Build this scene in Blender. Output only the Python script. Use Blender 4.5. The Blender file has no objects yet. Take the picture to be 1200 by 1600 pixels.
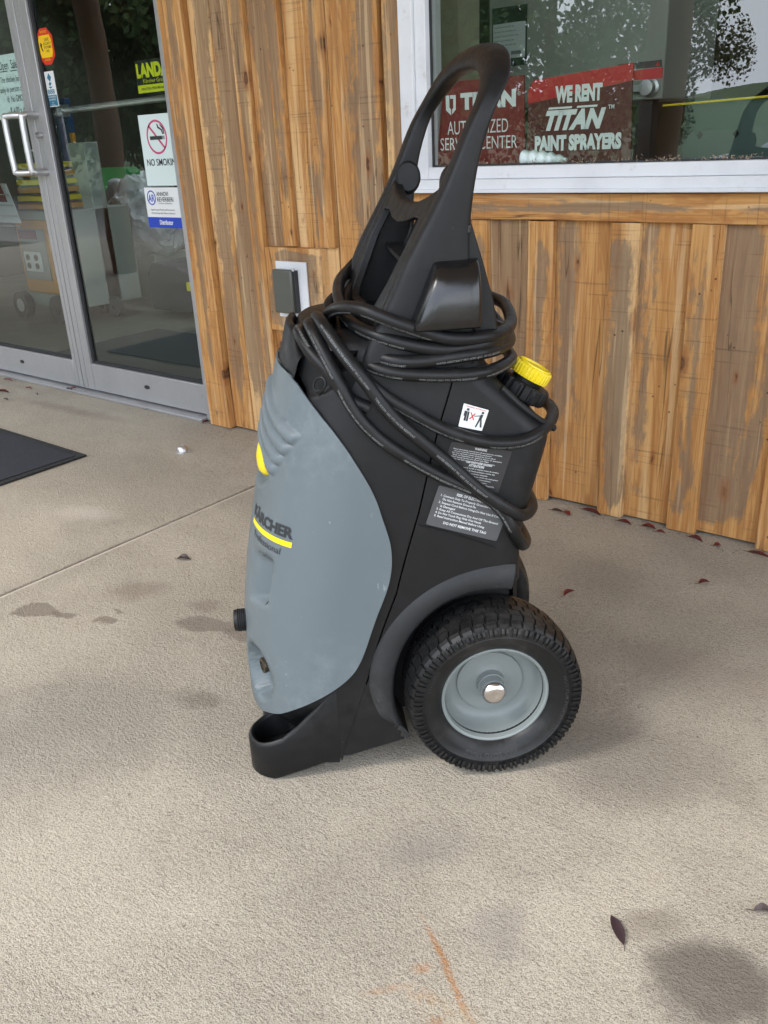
import bpy, bmesh, math, random
import numpy as np
from mathutils import Vector, Matrix, noise as mnoise
random.seed(7)
sc = bpy.context.scene
C = sc.collection

# ------------------------------------------------------------------ camera
CAM_F = 1364.0
CAM_H = 1.15
def _n(v): return v / np.linalg.norm(v)
def _d(x, y): return np.array([x - 600.0, y - 800.0, CAM_F])
_X = -_n(_d(-1221, 307)); _Z = -_n(_d(759, 3984))
_X = _n(_X - _Z * (_X @ _Z)); _Y = np.cross(_Z, _X)
RW = np.stack([_X, _Y, _Z])          # world = RW @ camera ray
cam = bpy.data.cameras.new('camera'); co = bpy.data.objects.new('camera', cam); C.objects.link(co)
cr_, cu_, cb_ = RW @ np.array([1, 0, 0]), RW @ np.array([0, -1, 0]), RW @ np.array([0, 0, -1])
M = Matrix.Identity(4)
for i in range(3):
    M[i][0] = cr_[i]; M[i][1] = cu_[i]; M[i][2] = cb_[i]
M[2][3] = CAM_H
co.matrix_world = M
cam.sensor_fit = 'VERTICAL'; cam.sensor_height = 24; cam.lens = CAM_F / 1600 * 24
cam.clip_start = 0.05; cam.clip_end = 900
sc.camera = co

# ------------------------------------------------------------------ light
SUN_EL, SUN_AZ = math.radians(50), math.radians(205)      # azimuth: compass direction the sun stands in (0 = +Y)
w = bpy.data.worlds.new('World'); sc.world = w; w.use_nodes = True
nt = w.node_tree; nt.nodes.clear()
def N(nt, t, **k):
    n = nt.nodes.new(t)
    for a, b in k.items():
        if a[0] == '_': setattr(n, a[1:], b)
        else: n.inputs[a.replace('__', ' ')].default_value = b
    return n
out = N(nt, 'ShaderNodeOutputWorld'); bg = N(nt, 'ShaderNodeBackground')
sky = N(nt, 'ShaderNodeTexSky', _sky_type='NISHITA', _sun_disc=False)
sky.sun_elevation = SUN_EL; sky.sun_rotation = SUN_AZ; sky.dust_density = 1.0; sky.air_density = 1.2
tcw = N(nt, 'ShaderNodeTexCoord'); mpw = N(nt, 'ShaderNodeMapping'); mpw.inputs['Scale'].default_value = (1, 1, 3.2)
cn = N(nt, 'ShaderNodeTexNoise', Scale=2.1, Detail=7, Roughness=.56)
cr = N(nt, 'ShaderNodeMapRange'); cr.inputs['From Min'].default_value = .30; cr.inputs['From Max'].default_value = .58
mxw = N(nt, 'ShaderNodeMix', _data_type='RGBA'); mxw.inputs[7].default_value = (7.7, 8.1, 8.8, 1)
nt.links.new(tcw.outputs['Generated'], mpw.inputs[0]); nt.links.new(mpw.outputs[0], cn.inputs['Vector'])
nt.links.new(cn.outputs[0], cr.inputs[0]); 
sxw = N(nt, 'ShaderNodeSeparateXYZ'); hzw = N(nt, 'ShaderNodeMapRange', _interpolation_type='SMOOTHSTEP'); hzw.inputs['From Min'].default_value = .30; hzw.inputs['From Max'].default_value = .04
mmw = N(nt, 'ShaderNodeMath', _operation='MAXIMUM'); nt.links.new(tcw.outputs['Generated'], sxw.inputs[0]); nt.links.new(sxw.outputs[2], hzw.inputs[0])
nt.links.new(hzw.outputs[0], mmw.inputs[0]); nt.links.new(cr.outputs[0], mmw.inputs[1]); nt.links.new(mmw.outputs[0], mxw.inputs[0])
nt.links.new(sky.outputs[0], mxw.inputs[6]); nt.links.new(mxw.outputs[2], bg.inputs[0])
bg.inputs[1].default_value = 0.12
nt.links.new(bg.outputs[0], out.inputs[0])
sun = bpy.data.lights.new('sun', 'SUN'); sun.energy = .6; sun.angle = math.radians(14); sun.color = (1, .95, .88)
so = bpy.data.objects.new('sun', sun); C.objects.link(so)
sd = Vector((math.sin(SUN_AZ) * math.cos(SUN_EL), math.cos(SUN_AZ) * math.cos(SUN_EL), math.sin(SUN_EL)))
so.rotation_euler = sd.to_track_quat('Z', 'Y').to_euler()
sc.view_settings.view_transform = 'Standard'; sc.view_settings.look = 'None'
sc.view_settings.exposure = 2.05; sc.view_settings.gamma = 1
sc.render.engine = 'CYCLES'
sc.cycles.transparent_max_bounces = 16

# ------------------------------------------------------------------ helpers
def bm2obj(name, bm, m, parent=None, smooth=False, bevel=0, seg=2, angle=35):
    me = bpy.data.meshes.new(name); bm.to_mesh(me); bm.free()
    return me2obj(name, me, m, parent, smooth, bevel, seg, angle)
def me2obj(name, me, m, parent=None, smooth=False, bevel=0, seg=2, angle=35):
    if m is not None: me.materials.append(m)
    o = bpy.data.objects.new(name, me); C.objects.link(o)
    if parent is not None: o.parent = parent
    if smooth:
        me.polygons.foreach_set('use_smooth', [True] * len(me.polygons))
        try: me.set_sharp_from_angle(angle=math.radians(angle))
        except Exception: pass
    if bevel:
        b = o.modifiers.new('bevel', 'BEVEL'); b.width = bevel; b.segments = seg; b.limit_method = 'ANGLE'; b.angle_limit = math.radians(40)
        b.harden_normals = False
        me.polygons.foreach_set('use_smooth', [True] * len(me.polygons))
        try: me.set_sharp_from_angle(angle=math.radians(60))
        except Exception: pass
    return o
def tag(o, label=None, cat=None, group=None, kind=None):
    if label: o['label'] = label
    if cat: o['category'] = cat
    if group: o['group'] = group
    if kind: o['kind'] = kind
    return o
def empty(name, loc=(0, 0, 0), rz=0, **k):
    o = bpy.data.objects.new(name, None); C.objects.link(o); o.location = loc; o.rotation_euler = (0, 0, rz); o.empty_display_size = .1
    return tag(o, **k)
def box(bm, x0, x1, y0, y1, z0, z1):
    vs = [bm.verts.new(p) for p in [(x0,y0,z0),(x1,y0,z0),(x1,y1,z0),(x0,y1,z0),(x0,y0,z1),(x1,y0,z1),(x1,y1,z1),(x0,y1,z1)]]
    for f in [(0,3,2,1),(4,5,6,7),(0,1,5,4),(1,2,6,5),(2,3,7,6),(3,0,4,7)]: bm.faces.new([vs[i] for i in f])
    return vs
def boxo(name, x0, x1, y0, y1, z0, z1, m, parent=None, bevel=0, **k):
    bm = bmesh.new(); box(bm, x0, x1, y0, y1, z0, z1)
    o = bm2obj(name, bm, m, parent, bevel=bevel)
    return tag(o, **k) if k else o
def prism(bm, pts, d0, d1, axis='y', mapf=None):
    """polygon pts (a,b) extruded along third axis from d0 to d1. axis y: (a,d,b); z: (a,b,d)"""
    f = {'y': lambda a, b, d: (a, d, b), 'z': lambda a, b, d: (a, b, d), 'x': lambda a, b, d: (d, a, b)}[axis]
    A = [bm.verts.new(f(a, b, d0)) for a, b in pts]; B = [bm.verts.new(f(a, b, d1)) for a, b in pts]
    n = len(pts)
    bm.faces.new(A); bm.faces.new(B[::-1])
    for i in range(n): bm.faces.new((A[i], B[i], B[(i+1) % n], A[(i+1) % n]))
    bmesh.ops.recalc_face_normals(bm, faces=bm.faces)
def catmull(P, n=8):
    P = [Vector(p) for p in P]; P = [2*P[0]-P[1]] + P + [2*P[-1]-P[-2]]
    out = []
    for i in range(1, len(P)-2):
        a, b, c, d = P[i-1:i+3]
        for k in range(n):
            t = k / n
            out.append(.5*((2*b)+(c-a)*t+(2*a-5*b+4*c-d)*t*t+(3*b-a-3*c+d)*t**3))
    out.append(P[-2]); return out
def tube(bm, P, r, n=12, cap=True, closed=False):
    P = [Vector(p) for p in P]
    rings = []; T0 = None; ref = None
    for i, p in enumerate(P):
        if closed: t = (P[(i+1) % len(P)] - P[i-1]).normalized()
        else: t = (P[min(i+1, len(P)-1)] - P[max(i-1, 0)]).normalized()
        if ref is None:
            ref = t.orthogonal().normalized()
        else:
            ref = (ref - t * ref.dot(t)).normalized()
        b = t.cross(ref)
        rr = r[i] if isinstance(r, (list, tuple)) else r
        rings.append([bm.verts.new(p + ref*math.cos(2*math.pi*k/n)*rr + b*math.sin(2*math.pi*k/n)*rr) for k in range(n)])
    m = len(P)
    for i in range(m if closed else m-1):
        A = rings[i]; B = rings[(i+1) % m]
        for k in range(n): bm.faces.new((A[k], A[(k+1) % n], B[(k+1) % n], B[k]))
    if cap and not closed:
        bm.faces.new(rings[0][::-1]); bm.faces.new(rings[-1])
def lathe(bm, prof, axis_o, ax, n=48, closed=False):
    """prof: list of (d along axis, r)"""
    ax = Vector(ax).normalized(); e1 = ax.orthogonal().normalized(); e2 = ax.cross(e1); o = Vector(axis_o)
    rings = []
    for d, r in prof:
        if r < 1e-6: rings.append([bm.verts.new(o + ax*d)])
        else: rings.append([bm.verts.new(o + ax*d + e1*r*math.cos(2*math.pi*k/n) + e2*r*math.sin(2*math.pi*k/n)) for k in range(n)])
    L = len(rings)
    for i in range(L if closed else L-1):
        A = rings[i]; B = rings[(i+1) % L]
        for k in range(n):
            k2 = (k+1) % n
            if len(A) == 1 and len(B) == 1: continue
            if len(A) == 1: bm.faces.new((A[0], B[k], B[k2]))
            elif len(B) == 1: bm.faces.new((A[k], B[0], A[k2]))
            else: bm.faces.new((A[k], B[k], B[k2], A[k2]))
    bmesh.ops.recalc_face_normals(bm, faces=bm.faces)
_fc = {}
def text_mesh(s, bold=0.0, sx=1.0, shear=0.0):
    """returns (verts Nx2 array normalised to cap height 1, faces), width"""
    key = (s, bold, shear)
    if key not in _fc:
        cu = bpy.data.curves.new('t', 'FONT'); cu.body = s; cu.size = 1; cu.offset = bold; cu.shear = shear; cu.resolution_u = 2 if len(s) > 14 else 4
        ob = bpy.data.objects.new('t', cu)
        me = ob.to_mesh()
        V = np.array([v.co[:2] for v in me.vertices]) if len(me.vertices) else np.zeros((1, 2))
        F = [tuple(p.vertices) for p in me.polygons]
        ob.to_mesh_clear(); bpy.data.objects.remove(ob); bpy.data.curves.remove(cu)
        V = V / 0.69
        V[:, 0] -= V[:, 0].min()
        _fc[key] = (V, F)
    V, F = _fc[key]; V = V.copy(); V[:, 0] *= sx
    return V, F, V[:, 0].max()
def lettering(lines, m, parent, fmap, name='lettering'):
    """lines: (text, x, y, height, width or None, align, bold, shear); one mesh; fmap (x, y) -> 3D"""
    bm = bmesh.new()
    for ln in lines:
        s, x, y, h, wd, al, bo = ln[:7]; sh = ln[7] if len(ln) > 7 else 0
        V, F, W = text_mesh(s, bo, 1, sh)
        k = (wd / W) if wd else h
        x0 = x - (k*W/2 if al == 'c' else (k*W if al == 'r' else 0))
        vs = [bm.verts.new(fmap(x0 + a*k, y + b*h)) for a, b in V]
        for f in F:
            try: bm.faces.new([vs[i] for i in f])
            except ValueError: pass
    return bm2obj(name, bm, m, parent)

# ------------------------------------------------------------------ materials
MATS = {}
def newmat(name):
    m = bpy.data.materials.new(name); m.use_nodes = True; nt = m.node_tree; nt.nodes.clear()
    o = N(nt, 'ShaderNodeOutputMaterial'); b = N(nt, 'ShaderNodeBsdfPrincipled'); nt.links.new(b.outputs[0], o.inputs[0])
    MATS[name] = m
    return m, nt, b
def L_(nt, a, b): nt.links.new(a, b)
def math_(nt, op, a, b=None, c=None, clamp=False):
    n = nt.nodes.new('ShaderNodeMath'); n.operation = op; n.use_clamp = clamp
    for i, v in enumerate((a, b, c)):
        if v is None: continue
        if hasattr(v, 'is_linked') or hasattr(v, 'links'): nt.links.new(v, n.inputs[i])
        else: n.inputs[i].default_value = v
    return n.outputs[0]
def mix_(nt, f, a, b, typ='MIX'):
    n = nt.nodes.new('ShaderNodeMix'); n.data_type = 'RGBA'; n.blend_type = typ; n.clamp_factor = True
    for i, v in ((0, f), (6, a), (7, b)):
        if hasattr(v, 'links'): nt.links.new(v, n.inputs[i])
        else: n.inputs[i].default_value = v if i == 0 else (tuple(v) + (1,) if len(v) == 3 else v)
    return n.outputs[2]
def noise_(nt, vec, scale, detail=3, rough=.5, dist=0, sc3=None, off=None):
    if sc3 or off:
        mp = nt.nodes.new('ShaderNodeMapping')
        if sc3: mp.inputs['Scale'].default_value = sc3
        if off: mp.inputs['Location'].default_value = off
        nt.links.new(vec, mp.inputs[0]); vec = mp.outputs[0]
    n = nt.nodes.new('ShaderNodeTexNoise'); n.inputs['Scale'].default_value = scale; n.inputs['Detail'].default_value = detail
    n.inputs['Roughness'].default_value = rough; n.inputs['Distortion'].default_value = dist
    nt.links.new(vec, n.inputs['Vector']); return n.outputs[0]
def sstep(nt, v, a, b, to0=0., to1=1.):
    n = nt.nodes.new('ShaderNodeMapRange'); n.interpolation_type = 'SMOOTHSTEP'
    n.inputs['From Min'].default_value = a; n.inputs['From Max'].default_value = b
    n.inputs['To Min'].default_value = to0; n.inputs['To Max'].default_value = to1
    nt.links.new(v, n.inputs[0]); return n.outputs[0]
def bump_(nt, b, h, strength, dist, prev=None):
    n = nt.nodes.new('ShaderNodeBump'); n.inputs['Strength'].default_value = strength; n.inputs['Distance'].default_value = dist
    nt.links.new(h, n.inputs['Height'])
    if prev: nt.links.new(prev, n.inputs['Normal'])
    if b: nt.links.new(n.outputs[0], b.inputs['Normal'])
    return n.outputs[0]
def objco(nt, what='Object'):
    return N(nt, 'ShaderNodeTexCoord').outputs[what]
def flat(name, col, rough=.5, metal=0, nscale=0, namt=.15, bump=0, spec=.5, emis=0):
    m, nt, b = newmat(name)
    b.inputs['Base Color'].default_value = (*col, 1); b.inputs['Roughness'].default_value = rough; b.inputs['Metallic'].default_value = metal
    b.inputs['Specular IOR Level'].default_value = spec
    if nscale:
        v = objco(nt); n1 = noise_(nt, v, nscale, 6, .6)
        c = mix_(nt, n1, [x*(1-namt) for x in col], [min(1, x*(1+namt)) for x in col]); L_(nt, c, b.inputs['Base Color'])
        r = sstep(nt, n1, .3, .7, rough*.85, min(1, rough*1.15)); L_(nt, r, b.inputs['Roughness'])
        if bump: bump_(nt, b, noise_(nt, v, nscale*8, 3), .3, bump)
    if emis:
        b.inputs['Emission Color'].default_value = (*col, 1); b.inputs['Emission Strength'].default_value = emis
    return m
def plastic(name, col, rough, dust, dustamt, scratch=.5, grain=900, gb=.12, mottling=.12):
    m, nt, b = newmat(name); v = objco(nt); b.inputs['Specular IOR Level'].default_value = .3
    n1 = noise_(nt, v, 7, 6, .62); n2 = noise_(nt, v, 45, 5, .65)
    n3 = noise_(nt, v, 3.1, 7, .7, off=(3, 1, 7))
    base = mix_(nt, n1, [x*(1-mottling) for x in col], [x*(1+mottling) for x in col])
    d = math_(nt, 'MULTIPLY', sstep(nt, n3, .42, .72), sstep(nt, n2, .3, .75))
    base = mix_(nt, math_(nt, 'MULTIPLY', d, dustamt), base, dust)
    # scuffs: thin bright streaks and specks
    s1 = noise_(nt, v, 30, 2, .5, sc3=(1, 1, .12)); s2 = noise_(nt, v, 26, 4, .7, off=(9, 2, 4))
    line = math_(nt, 'SUBTRACT', 1., math_(nt, 'MULTIPLY', math_(nt, 'ABSOLUTE', math_(nt, 'SUBTRACT', s1, .5)), 90.), clamp=True)
    sm = math_(nt, 'MULTIPLY', line, sstep(nt, s2, .62, .7))
    vo = N(nt, 'ShaderNodeTexVoronoi', Scale=60.); L_(nt, v, vo.inputs['Vector'])
    sp = math_(nt, 'MULTIPLY', sstep(nt, vo.outputs[0], .16, .06), sstep(nt, noise_(nt, v, 9, 2, off=(5, 5, 5)), .6, .68))
    sm = math_(nt, 'MAXIMUM', sm, sp)
    base = mix_(nt, math_(nt, 'MULTIPLY', sm, scratch), base, dust)
    L_(nt, base, b.inputs['Base Color'])
    L_(nt, sstep(nt, n2, .25, .75, rough*.85, rough*1.18), b.inputs['Roughness'])
    g = noise_(nt, v, grain, 2, .5); bb = bump_(nt, None, noise_(nt, v, 14, 3), .12, .004)
    bump_(nt, b, g, gb, .0006, bb)
    return m
BLACK = plastic('black_plastic', (.0065, .0068, .0075), .46, (.055, .054, .052), .18)
BLACK_LIT = plastic('fender_plastic_lit', (.018, .019, .020), .55, (.09, .09, .09), .35)  # same black plastic as the body, painted lit grey, plus scuffs
GREY = plastic('grey_plastic', (.112, .136, .147), .42, (.42, .46, .47), .16, .35, 700, .1, .06)
GLOSSB = plastic('glossy_black_plastic', (.006, .006, .0065), .22, (.04, .038, .036), .12, .4)
GLOSSB.node_tree.nodes['Principled BSDF'].inputs['Specular IOR Level'].default_value = .6
RUBBER = plastic('cable_rubber', (.0075, .0075, .008), .42, (.06, .06, .06), .3, .2, 500, .2)
TYRE = plastic('tyre_rubber', (.0075, .0078, .0082), .40, (.10, .092, .082), .5, .35)
RIM = plastic('rim_paint', (.19, .212, .205), .33, (.4, .4, .38), .12, .2, 400, .05, .04)
YEL = flat('yellow_plastic', (.82, .63, .012), .38, nscale=20, namt=.08)
CHROME = flat('chrome', (.70, .67, .66), .2, 1, nscale=60, namt=.08)
BRASS = flat('dark_brass', (.09, .075, .055), .4, .7, nscale=40, namt=.3)
VOID = flat('opening_shade', (.004, .004, .004), .9)  # near-black colour standing in for the shade inside openings
GASK = flat('rubber_gasket', (.02, .021, .022), .6)
WHITE = flat('label_white', (.72, .73, .72), .4)
PRINTW = flat('white_print', (.62, .63, .62), .55)
PRINTD = flat('dark_print', (.022, .026, .03), .5)
PRINTR = flat('red_print', (.55, .03, .04), .5)
LBLK = flat('label_black', (.022, .022, .024), .33)
LGREY = flat('label_grey', (.068, .070, .075), .33)
def alum():
    m, nt, b = newmat('aluminium'); v = objco(nt, 'Object')
    n1 = noise_(nt, v, 5, 6, .7, sc3=(1, 1, .3)); n2 = noise_(nt, v, 60, 4, .7)
    c = mix_(nt, n1, (.36, .365, .37), (.50, .50, .505)); c = mix_(nt, sstep(nt, n2, .6, .8), c, (.26, .25, .24))
    L_(nt, c, b.inputs['Base Color']); b.inputs['Metallic'].default_value = .55
    L_(nt, sstep(nt, n2, .3, .7, .34, .5), b.inputs['Roughness']); return m
ALU = alum()
STEEL = flat('brushed_steel', (.60, .60, .60), .38, .9, nscale=30, namt=.1)
def vinyl():
    m, nt, b = newmat('white_vinyl'); g = objco(nt, 'Object')
    n = noise_(nt, g, 18, 7, .75); n2 = noise_(nt, g, 4, 4, .6)
    c = mix_(nt, sstep(nt, n2, .35, .7), (.72, .73, .75), (.60, .61, .63))
    c = mix_(nt, math_(nt, 'MULTIPLY', sstep(nt, n, .58, .78), .6), c, (.33, .22, .16))
    L_(nt, c, b.inputs['Base Color']); b.inputs['Roughness'].default_value = .38; return m
VINYL = vinyl()
def glass(name, tint=(.80, .88, .86), k=1.8):
    m = bpy.data.materials.new(name); m.use_nodes = True; nt = m.node_tree; nt.nodes.clear()
    o = N(nt, 'ShaderNodeOutputMaterial'); t = N(nt, 'ShaderNodeBsdfTransparent'); t.inputs[0].default_value = (*tint, 1)
    g = N(nt, 'ShaderNodeBsdfGlossy', Roughness=0.0); g.inputs[0].default_value = (.95, .98, 1, 1)
    fr = N(nt, 'ShaderNodeFresnel', IOR=1.5); geo = N(nt, 'ShaderNodeNewGeometry')
    bm_ = noise_(nt, objco(nt), 2.2, 2); bp = bump_(nt, None, bm_, .03, .02); L_(nt, bp, g.inputs['Normal'])
    f = math_(nt, 'MULTIPLY', fr.outputs[0], k); f = math_(nt, 'MULTIPLY', f, math_(nt, 'SUBTRACT', 1., geo.outputs['Backfacing']), clamp=True)
    mx = N(nt, 'ShaderNodeMixShader'); L_(nt, f, mx.inputs[0]); L_(nt, t.outputs[0], mx.inputs[1]); L_(nt, g.outputs[0], mx.inputs[2]); L_(nt, mx.outputs[0], o.inputs[0])
    return m
GLASS = glass('pane_glass', (.90, .95, .93), 1.5); GLASSW = glass('window_glass', (.90, .925, .90), 2.6)

def wood():
    m, nt, b = newmat('cedar_wood')
    oi = N(nt, 'ShaderNodeObjectInfo'); tc = N(nt, 'ShaderNodeTexCoord'); geo = tc.outputs['Generated']
    rnd = oi.outputs['Random']
    off = N(nt, 'ShaderNodeVectorMath', _operation='SCALE'); off.inputs[0].default_value = (37.3, 11.7, 53.1); L_(nt, rnd, off.inputs['Scale'])
    ad = N(nt, 'ShaderNodeVectorMath', _operation='ADD'); L_(nt, tc.outputs['Object'], ad.inputs[0]); L_(nt, off.outputs[0], ad.inputs[1]); p = ad.outputs[0]
    sep = N(nt, 'ShaderNodeSeparateXYZ'); L_(nt, geo, sep.inputs[0]); gx, gz = sep.outputs[0], sep.outputs[2]
    r2 = math_(nt, 'FRACT', math_(nt, 'MULTIPLY', rnd, 17.31)); r3 = math_(nt, 'FRACT', math_(nt, 'MULTIPLY', rnd, 71.7))
    # broad grain figure, then fine fibres
    fig = noise_(nt, p, 1, 4, .55, 1.2, sc3=(13, 13, 1.1))
    band = math_(nt, 'SINE', math_(nt, 'MULTIPLY', fig, 52.)); band = math_(nt, 'MULTIPLY_ADD', band, .5, .5)
    fib = noise_(nt, p, 1, 5, .7, sc3=(210, 210, 5)); fib2 = noise_(nt, p, 1, 4, .6, sc3=(45, 45, 2.2))
    fresh = mix_(nt, sstep(nt, fib2, .3, .7), (.575, .315, .110), (.42, .190, .055))
    fresh = mix_(nt, math_(nt, 'MULTIPLY', sstep(nt, band, .45, 1.), .5), fresh, (.34, .135, .04))
    pale = sstep(nt, noise_(nt, p, 1, 3, .5, sc3=(10, 10, .5), off=(4, 2, 1)), .52, .60)
    fresh = mix_(nt, math_(nt, 'MULTIPLY', pale, .75), fresh, (.70, .46, .22))
    fresh = mix_(nt, math_(nt, 'MULTIPLY', sstep(nt, fib, .5, .75), .35), fresh, (.30, .125, .04))
    # weathered skin that survives away from the planed edges
    e = math_(nt, 'ABSOLUTE', math_(nt, 'SUBTRACT', gx, .5)); wn = noise_(nt, p, 1, 5, .6, .6, sc3=(9, 9, 1.5), off=(1, 7, 3))
    wn2 = noise_(nt, p, 1, 6, .7, sc3=(60, 60, 22), off=(1, 7, 3))
    ends = math_(nt, 'MULTIPLY', sstep(nt, math_(nt, 'MINIMUM', gz, math_(nt, 'SUBTRACT', 1., gz)), .0, .09), .30)
    wv = math_(nt, 'ADD', wn, math_(nt, 'MULTIPLY', math_(nt, 'SUBTRACT', wn2, .5), .34))
    wv = math_(nt, 'SUBTRACT', wv, math_(nt, 'MULTIPLY', e, .55))
    wv = math_(nt, 'ADD', wv, math_(nt, 'MULTIPLY', math_(nt, 'SUBTRACT', r2, .5), .42))
    wv = math_(nt, 'ADD', wv, ends)
    wm = sstep(nt, wv, .592, .695)
    grey = mix_(nt, sstep(nt, fib2, .3, .7), (.29, .195, .115), (.195, .128, .075))
    grey = mix_(nt, math_(nt, 'MULTIPLY', sstep(nt, fib, .42, .7), .6), grey, (.115, .080, .052))
    grey = mix_(nt, math_(nt, 'MULTIPLY', r3, .5), grey, (.17, .145, .118))
    col = mix_(nt, math_(nt, 'MULTIPLY', wm, .76), fresh, grey)
    # saw marks across the board
    sw = noise_(nt, p, 1, 2, .5, sc3=(3.2, 3.2, 130), off=(2, 2, 2)); swm = noise_(nt, p, 1, 3, .5, sc3=(9, 9, 3), off=(8, 1, 2))
    saw = math_(nt, 'MULTIPLY', sstep(nt, sw, .60, .68), sstep(nt, swm, .40, .62))
    col = mix_(nt, math_(nt, 'MULTIPLY', saw, .30), col, (.075, .05, .036))
    # knots
    vo = N(nt, 'ShaderNodeTexVoronoi', Scale=1.); mp = N(nt, 'ShaderNodeMapping'); mp.inputs['Scale'].default_value = (15, 0.01, 6.0)
    dn = noise_(nt, p, 22, 2); dv = N(nt, 'ShaderNodeVectorMath', _operation='ADD')
    L_(nt, p, mp.inputs[0]); L_(nt, mp.outputs[0], dv.inputs[0]); L_(nt, math_(nt, 'MULTIPLY', math_(nt, 'SUBTRACT', dn, .5), .25), dv.inputs[1]); L_(nt, dv.outputs[0], vo.inputs['Vector'])
    sepc = N(nt, 'ShaderNodeSeparateColor'); L_(nt, vo.outputs['Color'], sepc.inputs[0])
    kd = vo.outputs['Distance']; ks = math_(nt, 'MULTIPLY', sstep(nt, sepc.outputs[0], .36, .37), math_(nt, 'MULTIPLY_ADD', sepc.outputs[1], .7, .5))
    kk = math_(nt, 'DIVIDE', kd, math_(nt, 'MAXIMUM', ks, .001))
    ring = math_(nt, 'MULTIPLY_ADD', math_(nt, 'SINE', math_(nt, 'MULTIPLY', kk, 90.)), .5, .5)
    halo = sstep(nt, kk, .34, .12); core = sstep(nt, kk, .155, .10)
    kc = mix_(nt, ring, (.14, .058, .024), (.055, .026, .014))
    col = mix_(nt, math_(nt, 'MULTIPLY', halo, .62), col, (.26, .095, .032)); col = mix_(nt, math_(nt, 'MULTIPLY', core, .85), col, kc)
    # checks (long thin cracks)
    ck = noise_(nt, p, 1, 2, .5, .3, sc3=(19, 19, .8), off=(6, 3, 3)); ckm = noise_(nt, p, 1, 2, .5, sc3=(5, 5, 1.9), off=(3, 3, 9))
    cl = math_(nt, 'SUBTRACT', 1., math_(nt, 'MULTIPLY', math_(nt, 'ABSOLUTE', math_(nt, 'SUBTRACT', ck, .5)), 75.), clamp=True)
    cl = math_(nt, 'MULTIPLY', cl, sstep(nt, ckm, .56, .62))
    col = mix_(nt, math_(nt, 'MULTIPLY', cl, .7), col, (.045, .025, .014))
    st = noise_(nt, p, 1, 4, .65, .3, sc3=(70, 70, 1.6), off=(5, 5, 5)); col = mix_(nt, math_(nt, 'MULTIPLY', sstep(nt, st, .54, .66), .40), col, (.20, .095, .04))
    st2 = noise_(nt, p, 1, 3, .6, .3, sc3=(38, 38, 1.2), off=(9, 5, 2)); col = mix_(nt, math_(nt, 'MULTIPLY', sstep(nt, st2, .57, .66), .45), col, (.70, .50, .28))
    # grime specks, nail heads and stain at the splash line
    sp = N(nt, 'ShaderNodeTexVoronoi', Scale=26.); L_(nt, p, sp.inputs['Vector'])
    spm = math_(nt, 'MULTIPLY', sstep(nt, sp.outputs[0], .11, .06), sstep(nt, noise_(nt, p, 6, 2), .52, .6))
    col = mix_(nt, math_(nt, 'MULTIPLY', spm, .8), col, (.04, .025, .018))
    dirt = sstep(nt, noise_(nt, p, 1, 6, .7, sc3=(6, 6, 3), off=(12, 0, 1)), .52, .75)
    col = mix_(nt, math_(nt, 'MULTIPLY', dirt, .32), col, (.16, .10, .06))
    L_(nt, col, b.inputs['Base Color']); b.inputs['Roughness'].default_value = .72; b.inputs['Specular IOR Level'].default_value = .3
    h = math_(nt, 'ADD', math_(nt, 'MULTIPLY', fib, .5), math_(nt, 'MULTIPLY', saw, -.7)); h = math_(nt, 'SUBTRACT', h, math_(nt, 'MULTIPLY', cl, 2.5))
    h = math_(nt, 'ADD', h, math_(nt, 'MULTIPLY', fib2, .8)); h = math_(nt, 'SUBTRACT', h, math_(nt, 'MULTIPLY', core, .6))
    bump_(nt, b, h, .55, .0022)
    return m
WOOD = wood()

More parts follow.
